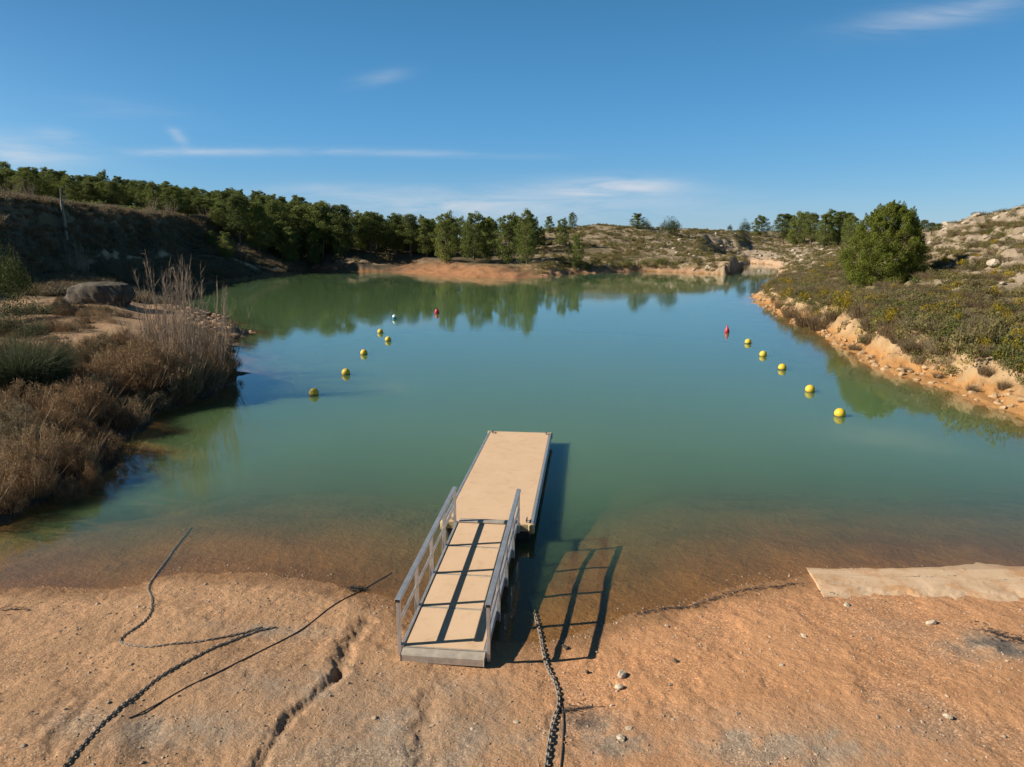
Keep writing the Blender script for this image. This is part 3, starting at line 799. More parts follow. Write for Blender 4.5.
lathe([(.0, .53), (.05, .52), (.06, .44), (.06, .42)], 12).build('top_eye', M['buoy_base'], o, smooth=True)
q = P(394.5, 319); o = empty('buoy', (q[0], q[1], 0)); tag(o, 'small white and blue buoy beyond the left line of yellow buoys', 'buoy')
lathe([(0, .42), (.10, .40), (.17, .32), (.20, .2)], 24).build('white_cap', M['buoy_white'], o, smooth=True)
lathe([(.20, .2), (.21, .1), (.17, -.03), (.1, -.12), (0, -.15)], 24).build('blue_hull', M['buoy_blue'], o, smooth=True)

# ------------------------------------------------------------------ foliage builders
def leaf_cloud(r, ctr, rad, per, size, flat=.75, jitter=.7, upb=.0, asp=.55, shell=.5):
    ctr = np.asarray(ctr, float); n = len(ctr)
    rad = np.broadcast_to(np.asarray(rad, float), (n,))
    c = np.repeat(ctr, per, 0); R = np.repeat(rad, per)
    d = r.normal(size=(n * per, 3)); d /= np.linalg.norm(d, axis=1)[:, None]
    k = shell + (1 - shell) * r.random(n * per) ** .6
    p = c + d * (R * k)[:, None] * np.array([1, 1, flat])
    nr = d + jitter * r.normal(size=d.shape) + np.array([0, 0, upb]); nr /= np.linalg.norm(nr, axis=1)[:, None]
    t = np.cross(nr, r.normal(size=d.shape)); t /= np.linalg.norm(t, axis=1)[:, None]
    b = np.cross(nr, t)
    sz = size * r.uniform(.6, 1.3, n * per)
    t = t * (sz * .5)[:, None]; b = b * (sz * asp * .5)[:, None]
    v = np.stack([p - t - b * .6, p + t * .2 - b, p + t, p - t * .1 + b], 1).reshape(-1, 3)
    f = np.arange(len(p) * 4).reshape(-1, 4)
    return v, f

def blades(r, base, n, h, spread, w, lean=.5, curve=.25):
    """thin upright blades from a patch of ground; returns quads+tri as quads"""
    p = np.zeros((n, 3)); a = r.random(n) * 2 * PI; q = np.sqrt(r.random(n)) * spread
    p[:, 0] = np.cos(a) * q; p[:, 1] = np.sin(a) * q
    d = np.zeros((n, 3)); d[:, 2] = 1
    d[:, 0] = np.cos(a) * q / max(spread, .01) * lean + r.normal(size=n) * .18; d[:, 1] = np.sin(a) * q / max(spread, .01) * lean + r.normal(size=n) * .18
    d /= np.linalg.norm(d, axis=1)[:, None]
    L = h * r.uniform(.45, 1.0, n)
    s = np.cross(d, r.normal(size=(n, 3))); s /= np.linalg.norm(s, axis=1)[:, None]; s *= w
    bend = np.stack([d[:, 0], d[:, 1], -np.abs(d[:, 0]) - np.abs(d[:, 1])], 1) * (curve * L)[:, None]
    m = p + d * (L * .55)[:, None]; e = p + d * L[:, None] + bend
    v = np.stack([p - s, p + s, m + s * .8, m - s * .8, e], 1).reshape(-1, 3) + base
    i = np.arange(n)[:, None] * 5
    return v, i + np.array([0, 1, 2, 3]), i + np.array([3, 2, 4])

def pine_meshes(seed, h=9.0, w=5.0, base=.22, round_=1.0, mat='pine', nc=84, per=140, leaf=.20, lean=0):
    r = np.random.default_rng(seed)
    cz0, cz1 = h * base, h
    ctr, rad = [], []
    for i in range(nc):
        t = ((i + r.random()) / nc)
        zz = cz0 + (cz1 - cz0) * (t ** .85) * .94
        tt = (zz - cz0) / (cz1 - cz0)
        env = w / 2 * (max(0.0, 1 - (max(0, tt - .32) / .70) ** 2) ** .75 if tt > .32 else .60 + .40 * (tt / .32)) * round_
        a = i * 2.399 + r.normal() * .4
        q = env * r.uniform(.35, 1.0) * (1 if r.random() > .25 else .5)
        ctr.append((math.cos(a) * q + lean * zz, math.sin(a) * q, zz + r.normal() * .15))
        rad.append(r.uniform(.065, .135) * h * (.55 + .5 * (1 - tt)) * (w / 5) ** .5)
    v, f = leaf_cloud(r, ctr, rad, per, leaf, .72, .8, .25, .5, .25)
    crown = MB().add(v, f)
    tr = MB(); k = np.linspace(0, 1, 8)
    bend = r.normal(size=2) * .25
    pts = np.stack([bend[0] * np.sin(k * 2.2) + lean * h * k * .9, bend[1] * np.sin(k * 1.7), k * h * .9], 1); pts[0, 2] = -.4
    tr.tube(pts, np.linspace(.19, .03, 8) * h / 9, 7)
    for i in range(0, nc, 3):
        c = np.array(ctr[i]); z0_ = max(h * .12, c[2] - np.hypot(c[0], c[1]) * .55)
        s0 = np.array([np.interp(z0_, pts[:, 2], pts[:, 0]), np.interp(z0_, pts[:, 2], pts[:, 1]), z0_])
        tr.tube([s0, (s0 + c) / 2 + (0, 0, .08), c], [.06 * h / 9, .04 * h / 9, .015], 5)
    return crown.mesh('crown', M[mat], False), tr.mesh('trunk', M['bark'], True), h, w

PINES = [pine_meshes(100 + i, h, w, b, 1, 'pine' if i % 3 else 'pine_dark') for i, (h, w, b) in enumerate(
    [(9, 5.2, .22), (9.5, 4.8, .30), (8.5, 5.6, .18), (10, 5.0, .25), (8, 4.6, .12), (9, 6.2, .28), (10, 4.4, .2), (8.5, 5, .35)])]
LOW = [pine_meshes(130 + i, h, w, b, 1, 'pine', 84, 140, .19) for i, (h, w, b) in enumerate([(8, 5.0, .03), (7, 5.2, .04), (9, 5.0, .06)])]

def put_pine(x, y, h, kind, label, group=None, w=None, name='pine_tree', cat='tree', dz=0):
    cr, tr, h0, w0 = kind
    r = empty(name, (x, y, T1(x, y) - .05 + dz), random.uniform(0, 2 * PI))
    sz = h / h0; sx = sz if w is None else w / w0
    r.scale = (sx, sx, sz)
    for me, nm in ((tr, 'trunk'), (cr, 'crown')):
        c = bpy.data.objects.new(nm, me); COL.objects.link(c); c.parent = r
    tag(r, label, cat, group); return r

def put_px(px, base, top, width, kind, label, group=None, name='pine_tree', cat='tree'):
    q = hit(px, base)
    if q is None: return None
    Y = q[1]; k = Y / F_PX
    return put_pine(q[0], q[1], (base - top) * k, kind, label, group, max(width * k, 1.2) if width else None, name, cat)

ORD = ['first', 'second', 'third', 'fourth', 'fifth', 'sixth', 'seventh', 'eighth', 'ninth', 'tenth', 'eleventh', 'twelfth', 'thirteenth', 'fourteenth', 'fifteenth', 'sixteenth', 'seventeenth', 'eighteenth', 'nineteenth', 'twentieth']
front = [(227,259,232,19,1),(211,247,231,14,1),(222,232,204,26,0),(240,246,197,34,0),(259,253,203,32,0),(276,257,203,34,0),(303,261,208,36,0),(323,258,204,34,0),
         (343,255,206,34,0),(371,254,213,36,0),(396,256,215,30,0),(411,256,215,28,0),(427,257,219,24,0),(446,263,214,30,2),(474,260,213,30,2),(487,261,217,26,2),(508,263,215,34,2),(527,264,210,24,2)]
for i, (px, b, t, w, low) in enumerate(front):
    kind = (LOW[i % 3] if low else PINES[i % 8])
    tail = ', a young round one on the bank' if low == 1 else (', its crown down to the orange beach' if low == 2 else ', tall above the far bank')
    put_px(px, b, t, w, kind, f'{ORD[i]} pine from the left in the lakeside row{tail}', 'pines in the row along the far shore')
lone = [(549,233,216,13,LOW[0],'small round pine on the far hillside just right of the lakeside pine row'),
        (562,245,219,18,LOW[1],'pine on the far hillside between the two small hilltop pines'),
        (572,230,213,11,LOW[2],'small pine highest on the far hillside right of the lakeside row'),
        (576,269,235,19,LOW[0],'dark pine at the water edge where the orange beach ends'),
        (541,246,227,12,LOW[1],'pale young pine hidden behind the last tall pine of the row'),
        (637,228,212.5,18,LOW[0],'lone pine on the skyline of the far hill in the middle'),
        (760,236,216,21,LOW[1],'lone dark pine on the rocky skyline left of the pine clump'),]
for px, b, t, w, k, lab in lone: put_px(px, b, t, w, k, lab)
clump = [(783,244,214,24),(797,246,213,24),(811,246,214,22),(824,247,213,24),(838,247,212,24),(850,247,216,20),(804,242,213,22),(831,242,211,24),(846,241,213,20),(790,241,215,20)]
for i, (px, b, t, w) in enumerate(clump):
    put_px(px, b, t, w, LOW[i % 3] if i % 2 else PINES[(i * 3) % 8], 'dark pine in the dense clump on the rocky slope left of the large pine', 'pines of the clump on the rocky slope')
for px, b, t in ((905,236,221),(914,234,222),(923,234,222),(931,234,223),(938,232,224)):
    put_px(px, b, t, 12, PINES[px % 8], 'far dark pine in the strip showing behind the rocky crest', 'far pines behind the rocky crest')
# the wood on the left hill
def wood():
    got = []
    def far_enough(x, y, d): return all((x - a) ** 2 + (y - b) ** 2 > d * d for a, b in got)
    def fill(px0, px1, y0, y1, n, d, h0, h1, low=.3):
        k = 0; tries = 0
        while k < n and tries < 4000:
            tries += 1
            px = random.uniform(px0, px1); s = (px - 512) / 707
            a, b = (f(s) if callable(f) else f for f in (y0, y1))
            Y = random.uniform(a, b)
            x = s * Y
            if far_enough(x, Y, d):
                got.append((x, Y)); k += 1
                put_pine(x, Y, random.uniform(h0, h1), random.choice(LOW if random.random() < low else PINES), 'dark green pine in the dense wood covering the left hill', 'pines of the wood on the left hill', w=random.uniform(3.9, 6.0), dz=-.2)
    cr = lambda s: float(np.interp(s, _cs, _cy[:, 7]))
    fill(-70, 228, lambda s: max(cr(s) + 8, 150), lambda s: max(cr(s) + 8, 150) + 22, 70, 3.6, 4.8, 7.2, .6)
    fill(-70, 235, lambda s: max(cr(s) + 8, 150) + 22, 235, 84, 4.0, 6.0, 8.6)
    fill(228, 345, lambda s: cr(s) - 10, 200, 50, 3.8, 7.0, 9.5, .6)
    fill(235, 350, 200, 250, 40, 4.0, 6.5, 8.8, .5)
    fill(345, 535, 178, 210, 46, 4.0, 7.5, 10.0, .8)
wood()

# the large pine on the right bank
def big_pine():
    q = hit(879, 283)
    k = q[1] / F_PX; h = 79 * k; w = 74 * k
    r = np.random.default_rng(5)
    ctr, rad = [], []
    for i in range(330):
        t = (i + r.random()) / 330
        zz = h * (.02 + .93 * t)
        env = w / 2 * (1 - max(0, (t - .30) / .70) ** 2.1) ** .62 * (.86 + .14 * min(1, t / .3))
        a = i * 2.399 + r.normal() * .5
        lump = 1 + .13 * perlin(np.array([math.cos(a) * 1.6 + 7]), np.array([math.sin(a) * 1.6 + zz * .55]))[0] * 2
        qd = env * lump * (r.uniform(.78, .98) if r.random() > .2 else r.uniform(.3, .7))
        ctr.append((math.cos(a) * qd + .55 * t, math.sin(a) * qd, zz)); rad.append(r.uniform(.42, .80) * (1.05 - .4 * t))
    v, f = leaf_cloud(r, ctr, rad, 350, .152, 1.0, .7, .3, .34, .3)
    # upright shoots that roughen the outline
    sh = MB().add(v, f)
    for c, R in zip(ctr, rad):
        if r.random() < .45:
            d = np.array([c[0], c[1], .0]); d = d / (np.linalg.norm(d) + 1e-6) * .35 + np.array([0, 0, 1.0])
            L = r.uniform(.25, .6); n = 16
            tt = np.linspace(0, 1, n)
            pc = np.array(c) + d * R * .5 + np.outer(tt * L, d)
            v2, f2 = leaf_cloud(r, pc, .18 * (1.15 - tt) + .03, 8, .12, 1, .9, .6, .34)
            sh.add(v2, f2)
    root = empty('pine_tree', (q[0], q[1], q[2] - .1)); tag(root, 'large round bright green pine standing alone on the right bank', 'tree')
    sh.build('crown', M['big_pine'], root)
    tr = MB(); tr.tube([(0, 0, -.3), (.05, 0, 1.5), (.2, .05, 4), (.4, 0, h * .9)], [.28, .22, .15, .03], 8)
    for i in range(0, 330, 9):
        c = np.array(ctr[i]); z0_ = max(.5, c[2] * .8 - .4)
        tr.tube([(.05, 0, z0_), c], [.05, .012], 5)
    tr.build('trunk', M['bark'], root, smooth=True)
big_pine()

# ------------------------------------------------------------------ shrubs
def shrub_mb(seed, n=9, per=30, leaf=.14, flat=.8, h=.55):
    r = np.random.default_rng(seed); ctr, rad = [], []
    for i in range(n):
        a = r.random() * 2 * PI; q = r.random() ** .5 * .72
        ctr.append((math.cos(a) * q, math.sin(a) * q, h * (.35 + .75 * r.random() * (1.1 - q)))); rad.append(r.uniform(.24, .42))
    v, f = leaf_cloud(r, ctr, rad, per, leaf, flat, .8, .3, .5)
    v[:, 2] = np.maximum(v[:, 2], -.08)
    return v, f
def brush_mb(seed, n=240, h=1.0, spread=.7, w=.009, lean=.6):
    return blades(np.random.default_rng(seed), 0, n, h, spread, w, lean, .18)

SHR = [shrub_mb(200 + i) for i in range(6)]
SHRL = [shrub_mb(220 + i, 7, 20, .2) for i in range(4)]
def mesh_of(vf, mat, name):
    m = MB(); m.add(vf[0], vf[1])
    if len(vf) > 2:
        k = m.n - len(vf[0]); m.f.append(vf[2] + k)
    return m.mesh(name, mat)
def shrub_lib(mat): return [mesh_of(s, M[mat], 'shrub') for s in SHR]
LIB = {k: shrub_lib(k) for k in ('scrub', 'scrub_dark', 'scrub_green', 'gorse')}
for i in range(3): LIB['gorse'][i] = mesh_of(shrub_mb(260 + i, 12, 40, .10, .9, .8), M['gorse'], 'shrub')
M['juniper'] = foliage_mat('dark_juniper', [(.030, .045, .013), (.060, .080, .020), (.105, .12, .032)], .25)
LIB['juniper'] = [mesh_of(shrub_mb(290 + i, 46, 120, .05, .9, 1.0), M['juniper'], 'shrub') for i in range(2)]
M['cushion'] = foliage_mat('grey_green_cushion', [(.050, .058, .024), (.085, .095, .042), (.13, .135, .065)], .2)
LIB['cushion'] = [mesh_of(shrub_mb(294 + i, 26, 110, .06, .8, .75), M['cushion'], 'shrub') for i in range(3)]
LIB['heath'] = [mesh_of(brush_mb(240 + i, 420, 1.0, .75, .011, .8), M['heath'], 'shrub') for i in range(4)]
def twiggy(seed, nc=64, per=62, nb=130):
    r = np.random.default_rng(seed)
    v, f, g = blades(r, 0, nb, 1.15, .75, .009, .9, .08)
    k = np.repeat(r.normal(size=(nb, 3)) * np.array([.20, .20, 0]), 5, 0); k[0::5] *= .1; k[1::5] *= .1; v = v + k * np.clip(v[:, 2:3], 0, 1)
    c2 = [(math.cos(a) * q, math.sin(a) * q, (.12 + .80 * r.random() * (1.1 - q ** 1.6))) for a, q in zip(r.random(nc) * 6.28, r.random(nc) ** .5 * .82)]
    v2, f2 = leaf_cloud(r, c2, r.uniform(.12, .26, nc), per, .15, .9, 1.6, .0, .085, .1)
    v2[:, 2] = np.maximum(v2[:, 2], -.05)
    return np.concatenate([v, v2]), np.concatenate([f, f2 + len(v)]), g
M['dry_grey'] = foliage_mat('grey_brush', [(.10, .078, .045), (.20, .155, .090), (.33, .265, .165)], .2)
M['dry_tan'] = foliage_mat('tan_brush', [(.16, .10, .055), (.29, .19, .10), (.42, .30, .175)], .2)
LIB['dry'] = [mesh_of(twiggy(250 + i), M[('dry', 'dry_grey', 'dry_tan', 'dry', 'dry_tan')[i]], 'shrub') for i in range(5)]
LIB['straw'] = [mesh_of(brush_mb(256 + i, 300, 1.0, .8, .012, .5), M['straw'], 'shrub') for i in range(3)]
LIB['broom'] = [mesh_of(blades(np.random.default_rng(270 + i), 0, 3600, 1.0, .8, .0055, 1.0, .30), M['broom'], 'shrub') for i in range(2)]

def put_shrub(x, y, r, h, kind, label, group=None, name='shrub', cat='shrub', dz=-.05):
    o = bpy.data.objects.new(name, random.choice(LIB[kind])); COL.objects.link(o)
    o.location = (x, y, T1(x, y) + dz); o.rotation_euler = (0, 0, random.uniform(0, 2 * PI)); o.scale = (r, r, h)
    return tag(o, label, cat, group)
def shrub_px(px, base, w, hpx, kind, label, group=None, name='shrub', cat='shrub'):
    q = hit(px, base)
    if q is None: return
    k = q[1] / F_PX
    sc_ = 1 if kind in ('heath', 'dry', 'broom', 'straw') else .95
    return put_shrub(q[0], q[1], w * k / 2 / sc_, hpx * k, kind, label, group, name, cat)

def bake_scatter(name, mat, xs, ys, rs, hs, lib, seed):
    r = np.random.default_rng(seed); xs = np.asarray(xs); ys = np.asarray(ys); rs = np.asarray(rs); hs = np.asarray(hs)
    zs = terrain(xs, ys); pick = r.integers(0, len(lib), len(xs)); rot = r.random(len(xs)) * 2 * PI
    m = MB()
    for k, vf in enumerate(lib):
        i = np.nonzero(pick == k)[0]
        if len(i) == 0: continue
        v = vf[0]; c, s = np.cos(rot[i])[:, None], np.sin(rot[i])[:, None]
        X = (v[None, :, 0] * c - v[None, :, 1] * s) * rs[i][:, None] + xs[i][:, None]
        Y = (v[None, :, 0] * s + v[None, :, 1] * c) * rs[i][:, None] + ys[i][:, None]
        Z = v[None, :, 2] * hs[i][:, None] + zs[i][:, None] - .04
        V = np.stack([X, Y, Z], -1).reshape(-1, 3); off = (np.arange(len(i)) * len(v))
        base = m.n
        m.v.append(V); m.n += len(V)
        for f in vf[1:]: m.f.append((f[None] + off[:, None, None]).reshape(-1, f.shape[1]) + base)
    o = m.build(name, mat); tag(o, kind='stuff'); return o

def sample(n, x0, x1, y0, y1, fn, seed):
    r = np.random.default_rng(seed)
    x = r.uniform(x0, x1, n * 12); y = r.uniform(y0, y1, n * 12)
    z, D, eff, rid = terrain(x, y, full=True)
    p = fn(x, y, z, D, eff, rid)
    k = np.nonzero(r.random(len(x)) < p)[0][:n]
    return x[k], y[k]
iR = REG.index('RB'); iL = REG.index('LB')
# right slope ground cover
def f_right(x, y, z, D, eff, rid):
    s = x / y
    b1 = fbm(x, y, 2.2, 5, .6, 21); b2 = fbm(x, y, 9, 4, .55, 22)
    bnd = sstep(.25, .75, (z - (3.6 + 1.2 * b2)) / 1.5) * sstep(9.5, 3.0, np.abs(z - 5.6) * 3) * sstep(-.05, .2, b1 + .12)
    return (eff > 0) * (D[:, iR] > 2.1) * (s > .32) * (s < .85) * (.25 + .75 * sstep(-.25, .2, fbm(x, y, 5, 3, .5, 41))) * (1 - .5 * sstep(.8, .97, rid) * sstep(3, 4.5, z)) * (1 - .75 * bnd) * (1 - .88 * sstep(2.0, .6, np.interp(s, _cs, _cz[:, 7]) - z)) * np.clip(90 / y, .4, 1)
x, y = sample(5000, 12, 95, 27, 125, f_right, 51)
r_ = np.random.default_rng(52); rs = r_.uniform(.25, .85, len(x)) ** 1.1
sel = r_.random(len(x))
for nm, lo, hi, mt in (('grey_scrub', 0, .46, 'scrub'), ('dark_scrub', .46, .66, 'scrub_dark'), ('yellowish_scrub', .66, .71, 'gorse'), ('green_scrub', .71, .78, 'scrub_green')):
    i = (sel >= lo) & (sel < hi); bake_scatter(nm, M[mt], x[i], y[i], rs[i], rs[i] * r_.uniform(.8, 1.4, i.sum()), SHR, 53)
i = sel >= .78; bake_scatter('brown_heath', M['heath'], x[i], y[i], rs[i] * .9, rs[i] * 1.1, [brush_mb(244 + k, 200, 1.0, .8, .013, .9) for k in range(3)], 54)
# far mid hill, channel slopes
def f_far(x, y, z, D, eff, rid):
    s = x / y
    return (eff > 1.0) * (s > .04) * (s < .56) * (.15 + .85 * sstep(-.2, .2, fbm(x, y, 8, 3, .5, 43))) * np.where(s > .30, .6, 1)
x, y = sample(5600, 5, 150, 120, 300, f_far, 55); rs = np.random.default_rng(56).uniform(.45, 1.35, len(x))
bake_scatter('hillside_scrub', M['scrub'], x, y, rs, rs * .9, SHRL, 57)
# left dark slope
def f_left(x, y, z, D, eff, rid):
    s = x / y; cr = np.interp(s, _cs, _cy[:, 7]); ed = np.interp(s, _cs, _cy[:, 6]); e0 = np.interp(s, _cs, _cy[:, 5])
    return (eff > .5) * (s < -.30) * (s > -.85) * (y < cr + 4) * (1 - .97 * ((y > ed - 1.9) & (y < ed + .8))) * (y > np.minimum(np.interp(s, _cs, _cy[:, 4]), 61))
x, y = sample(4600, -140, -34, 50, 170, f_left, 58); r_ = np.random.default_rng(59); rs = r_.uniform(.4, 1.1, len(x)); sel = r_.random(len(x))
i = sel < .65; M['slope_scrub'] = foliage_mat('grey_slope_scrub', [(.13, .115, .075), (.21, .185, .125), (.31, .27, .19)], .2)
i = sel < .65; bake_scatter('slope_scrub', M['slope_scrub'], x[i], y[i], rs[i], rs[i] * 1.0, SHRL, 60)
i = sel >= .65; bake_scatter('slope_heath', M['heath'], x[i], y[i], rs[i], rs[i] * 1.2, [brush_mb(246 + k, 150, 1.0, .8, .02, .8) for k in range(3)], 61)
# dry grass along the crest and terrace
def f_crest(x, y, z, D, eff, rid):
    s = x / y; cr = np.interp(s, _cs, _cy[:, 7]); ed = np.interp(s, _cs, _cy[:, 5])
    return (s < -.33) * (s > -.85) * (((y > cr - 3) & (y < cr + 8)) | ((y > ed - 3) & (y < ed - .5))) * 1.0
x, y = sample(700, -150, -38, 52, 180, f_crest, 62); rs = np.random.default_rng(63).uniform(.5, 1.0, len(x))
bake_scatter('crest_dry_grass', M['straw'], x, y, rs, rs * 1.2, [brush_mb(248 + k, 130, 1.0, .9, .02, .5) for k in range(3)], 64)
# left bank dry brush
def f_bank(x, y, z, D, eff, rid):
    pd = seg_dist(x, y, np.array([P(-60, 345, 1.5), P(60, 345, 1.5), P(120, 335, 1.5), P(170, 322, 1.2), P(130, 300, 2), P(60, 290, 2.2)]))
    return (eff > .15) * (x < -7) * (y > 16.5) * (y < 55) * sstep(1.2, 3.0, pd) * (D[:, iL] < 14) * sstep(60, 45, y) * (np.hypot(x - P(22, 325, 1.8)[0], (y - P(22, 325, 1.8)[1])) > 3.2)
x, y = sample(470, -40, -7, 16, 56, f_bank, 65); rr_ = np.random.default_rng(66); rs = rr_.uniform(.3, .85, len(x)); hh = rs * rr_.uniform(.9, 1.7, len(x))
for kk, (nm, mt) in enumerate((('rusty_brush', 'dry'), ('grey_brush', 'dry_grey'), ('tan_brush', 'dry_tan'))):
    i = (np.floor(fbm(x, y, 3, 2, .5, 47) * 4 + rr_.random(len(x)) * 2.4 + 6).astype(int) % 3) == kk
    bake_scatter(nm, M[mt], x[i], y[i], rs[i], hh[i], [twiggy(280 + k, 34, 44, 80) for k in range(3)], 67 + kk)
# fuller bushes along the edge of the right bank
def f_edge(x, y, z, D, eff, rid): return (eff > 0) * (D[:, iR] > 1.35) * (D[:, iR] < 6) * (y > 26) * (y < 100) * (x > 10) * sstep(-.25, .15, fbm(x, y, 2.5, 3, .5, 49))
x, y = sample(820, 10, 45, 26, 100, f_edge, 85); rr_ = np.random.default_rng(86); rs = rr_.uniform(.4, 1.0, len(x)); hh = rs * rr_.uniform(.8, 1.25, len(x)); sel = rr_.random(len(x))
for nm, lo, hi, mt, lib in (('edge_scrub', 0, .42, 'scrub', SHR), ('edge_green_scrub', .42, .62, 'scrub_green', SHR), ('edge_brown_scrub', .62, .9, 'dry_grey', [twiggy(290 + k, 30, 36, 90) for k in range(3)]), ('edge_gorse', .9, 1, 'gorse', SHR)):
    i = (sel >= lo) & (sel < hi); bake_scatter(nm, M[mt], x[i], y[i], rs[i], hh[i], lib, 87)
# undergrowth beneath the wood
def f_under(x, y, z, D, eff, rid):
    s = x / y; cr = np.interp(s, _cs, _cy[:, 7])
    return (eff > 6) * (s > -.85) * (s < .04) * (y > np.maximum(cr + 3, np.where(s < -.4, 120, 0)) - 14 * (s > -.4))
x, y = sample(1500, -200, 10, 90, 235, f_under, 88); rs = np.random.default_rng(89).uniform(.7, 1.7, len(x))
bake_scatter('wood_undergrowth', M['pine_dark'], x, y, rs, rs * 1.1, SHRL, 90)

# single shrubs on the right bank
for px, b, w, h in ((894,287,11,9),):
    shrub_px(px, b + 0, w, h, 'scrub_green', 'small green bush close under the large pine on the right bank')
shrub_px(916, 286, 16, 14, 'scrub_green', 'bright green rounded bush right of the large pine')
gorse = [(787,300,12,13),(803,303,10,11),(822,305,11,11),(836,321,16,22),(845,318,12,18),(851,300,8,7),(862,302,10,9),(892,322,13,13),(868,318,10,9),(957,305,11,10),(956,326,10,10),(998,316,12,12),(1006,322,10,10),(929,318,9,8),(984,353,14,13),(1015,345,14,15),(826,300,10,9)]
for i, (px, b, w, h) in enumerate(gorse):
    lab = 'largest bright yellow gorse bush at the edge of the right bank' if i == 3 else 'yellow flowering gorse bush among the grey scrub of the right bank'
    shrub_px(px, b, w * 1.25, h * 1.6, 'gorse', lab, None if i == 3 else 'yellow gorse bushes on the right bank', 'gorse_bush', 'bush')
hb = [(792,318,20,14),(806,326,24,17),(820,330,26,18),(833,322,16,14),(862,318,22,18),(874,332,26,18),(888,338,22,16),(781,308,14,10),(900,345,22,14),(912,352,24,14),(868,343,18,11),(855,350,14,8),(905,372,12,7),(940,378,14,8),(985,376,16,12),(1003,390,12,12),(972,392,12,10)]
for px, b, w, h in hb: shrub_px(px, b, w, h * 1.35, 'heath', 'brown dry heath bush on the edge of the right bank', 'brown heath bushes on the right bank', 'heath_bush', 'bush')
gs = [(880,330,24,15),(905,338,26,17),(925,330,26,18),(940,345,30,20),(960,350,32,22),(985,348,34,26),(1008,362,36,26),(1018,345,34,24),(972,362,26,18),(950,335,26,18),(995,330,26,18),(930,352,26,14),(915,360,22,12),(860,308,20,12),(842,300,20,12),(1018,372,30,18),(945,360,26,14)]
for i, (px, b, w, h) in enumerate(gs):
    shrub_px(px, b, w * random.uniform(.8, 1.3), h * random.uniform(1.2, 1.9), 'scrub' if i % 3 else 'scrub_green', 'grey-green scrub bush on the top of the right bank', 'scrub bushes on the right bank', 'scrub_bush', 'bush')
shrub_px(913, 262, 20, 21, 'scrub_dark', 'dark bush tucked behind the right side of the large pine')
# far shore bushes
for i, (px, b, w, h) in enumerate([(597,268,18,12),(612,269,16,11),(630,268,17,13),(645,267,14,9),(660,266,16,12),(676,266,14,8),(585,270,14,10),(700,266,14,8),(640,250,14,9),(620,252,10,6),(655,250,10,6)]):
    shrub_px(px, b, w, h, 'scrub_green' if i < 7 else 'scrub_dark', 'dark green bush along the foot of the far middle hill', 'bushes at the foot of the far middle hill')
shrub_px(670, 236, 25, 16, 'juniper', 'low dome-shaped dark bush on the skyline of the far middle hill')
shrub_px(646, 231, 13, 10, 'juniper', 'small dark bush touching the lone skyline pine of the far hill')
shrub_px(730, 231, 6, 6, 'juniper', 'tiny lone bush on the skyline above the channel')
shrub_px(744, 236, 13, 14, 'juniper', 'small round bush just left of the lone dark skyline pine')
for i, (px, b, w, h) in enumerate([(386,262,22,13),(355,262,14,8),(245,262,14,8),(258,266,12,7),(338,261,16,9)]):
    shrub_px(px, b, w, h, 'scrub_dark', 'dark bush on the shaded bank beneath the lakeside pines', 'dark bushes beneath the lakeside pines')

# single shrubs on the left bank
shrub_px(24, 392, 74, 84, 'broom', 'large feathery green broom shrub at the left edge above the dry brush', None, 'broom_shrub')
shrub_px(10, 313, 56, 58, 'juniper', 'tall dark green shrub at the left edge behind the grey bushes', None, 'juniper_shrub')
shrub_px(10, 322, 46, 24, 'cushion', 'grey-green cushion bush below the tall dark shrub at the left edge')
shrub_px(8, 336, 40, 24, 'cushion', 'wide grey bush at the left edge above the sandy path')
shrub_px(33, 339, 38, 22, 'cushion', 'rounded grey-green bush beside the sandy path on the left bank')
shrub_px(40, 318, 34, 20, 'cushion', 'dark cushion bush between the tall left shrub and the boulder')
shrub_px(2, 348, 34, 16, 'cushion', 'low bush cut by the left edge beside the sandy path')
for px, b, w, h, lab in ((150,384,60,52,'first'),(176,392,64,58,'second'),(201,390,54,40,'third'),(222,379,34,27,'fourth')):
    shrub_px(px, b, w, h, 'dry', f'big feathery brown shrub, {lab} from the left under the bare saplings', None, 'dry_shrub')
for px, b, w, h in ((185,366,56,46),(206,362,44,34),(160,362,54,42)):
    shrub_px(px, b, w, h, 'dry', 'brown shrub in the back of the thicket behind the bare saplings', 'brown shrubs behind the bare saplings', 'dry_shrub')
for px, b, w, h in ((100,356,50,24),(122,350,44,22),(140,362,48,26),(85,378,44,20),(112,385,46,22),(140,390,50,26),(165,385,50,30),(190,385,48,32),(212,380,40,30),(178,400,36,18),(60,402,50,22),(26,415,56,34),(90,412,50,36),(60,430,58,36),(20,440,66,42),(90,440,40,22),(45,460,54,38),(80,470,36,28),(12,475,56,42),(40,490,44,24),(10,505,40,26),(120,425,36,20),(222,374,30,28),(70,495,30,24),(92,486,22,30),(150,405,44,20),(75,452,40,26)):
    shrub_px(px, b + 4, w * 1.05, h * 1.25, 'dry', 'brown leafless shrub in the dry brush of the left bank', 'brown leafless shrubs of the left bank', 'dry_shrub')
shrub_px(103, 303, 16, 12, 'scrub', 'small grey bush in front of the large boulder')

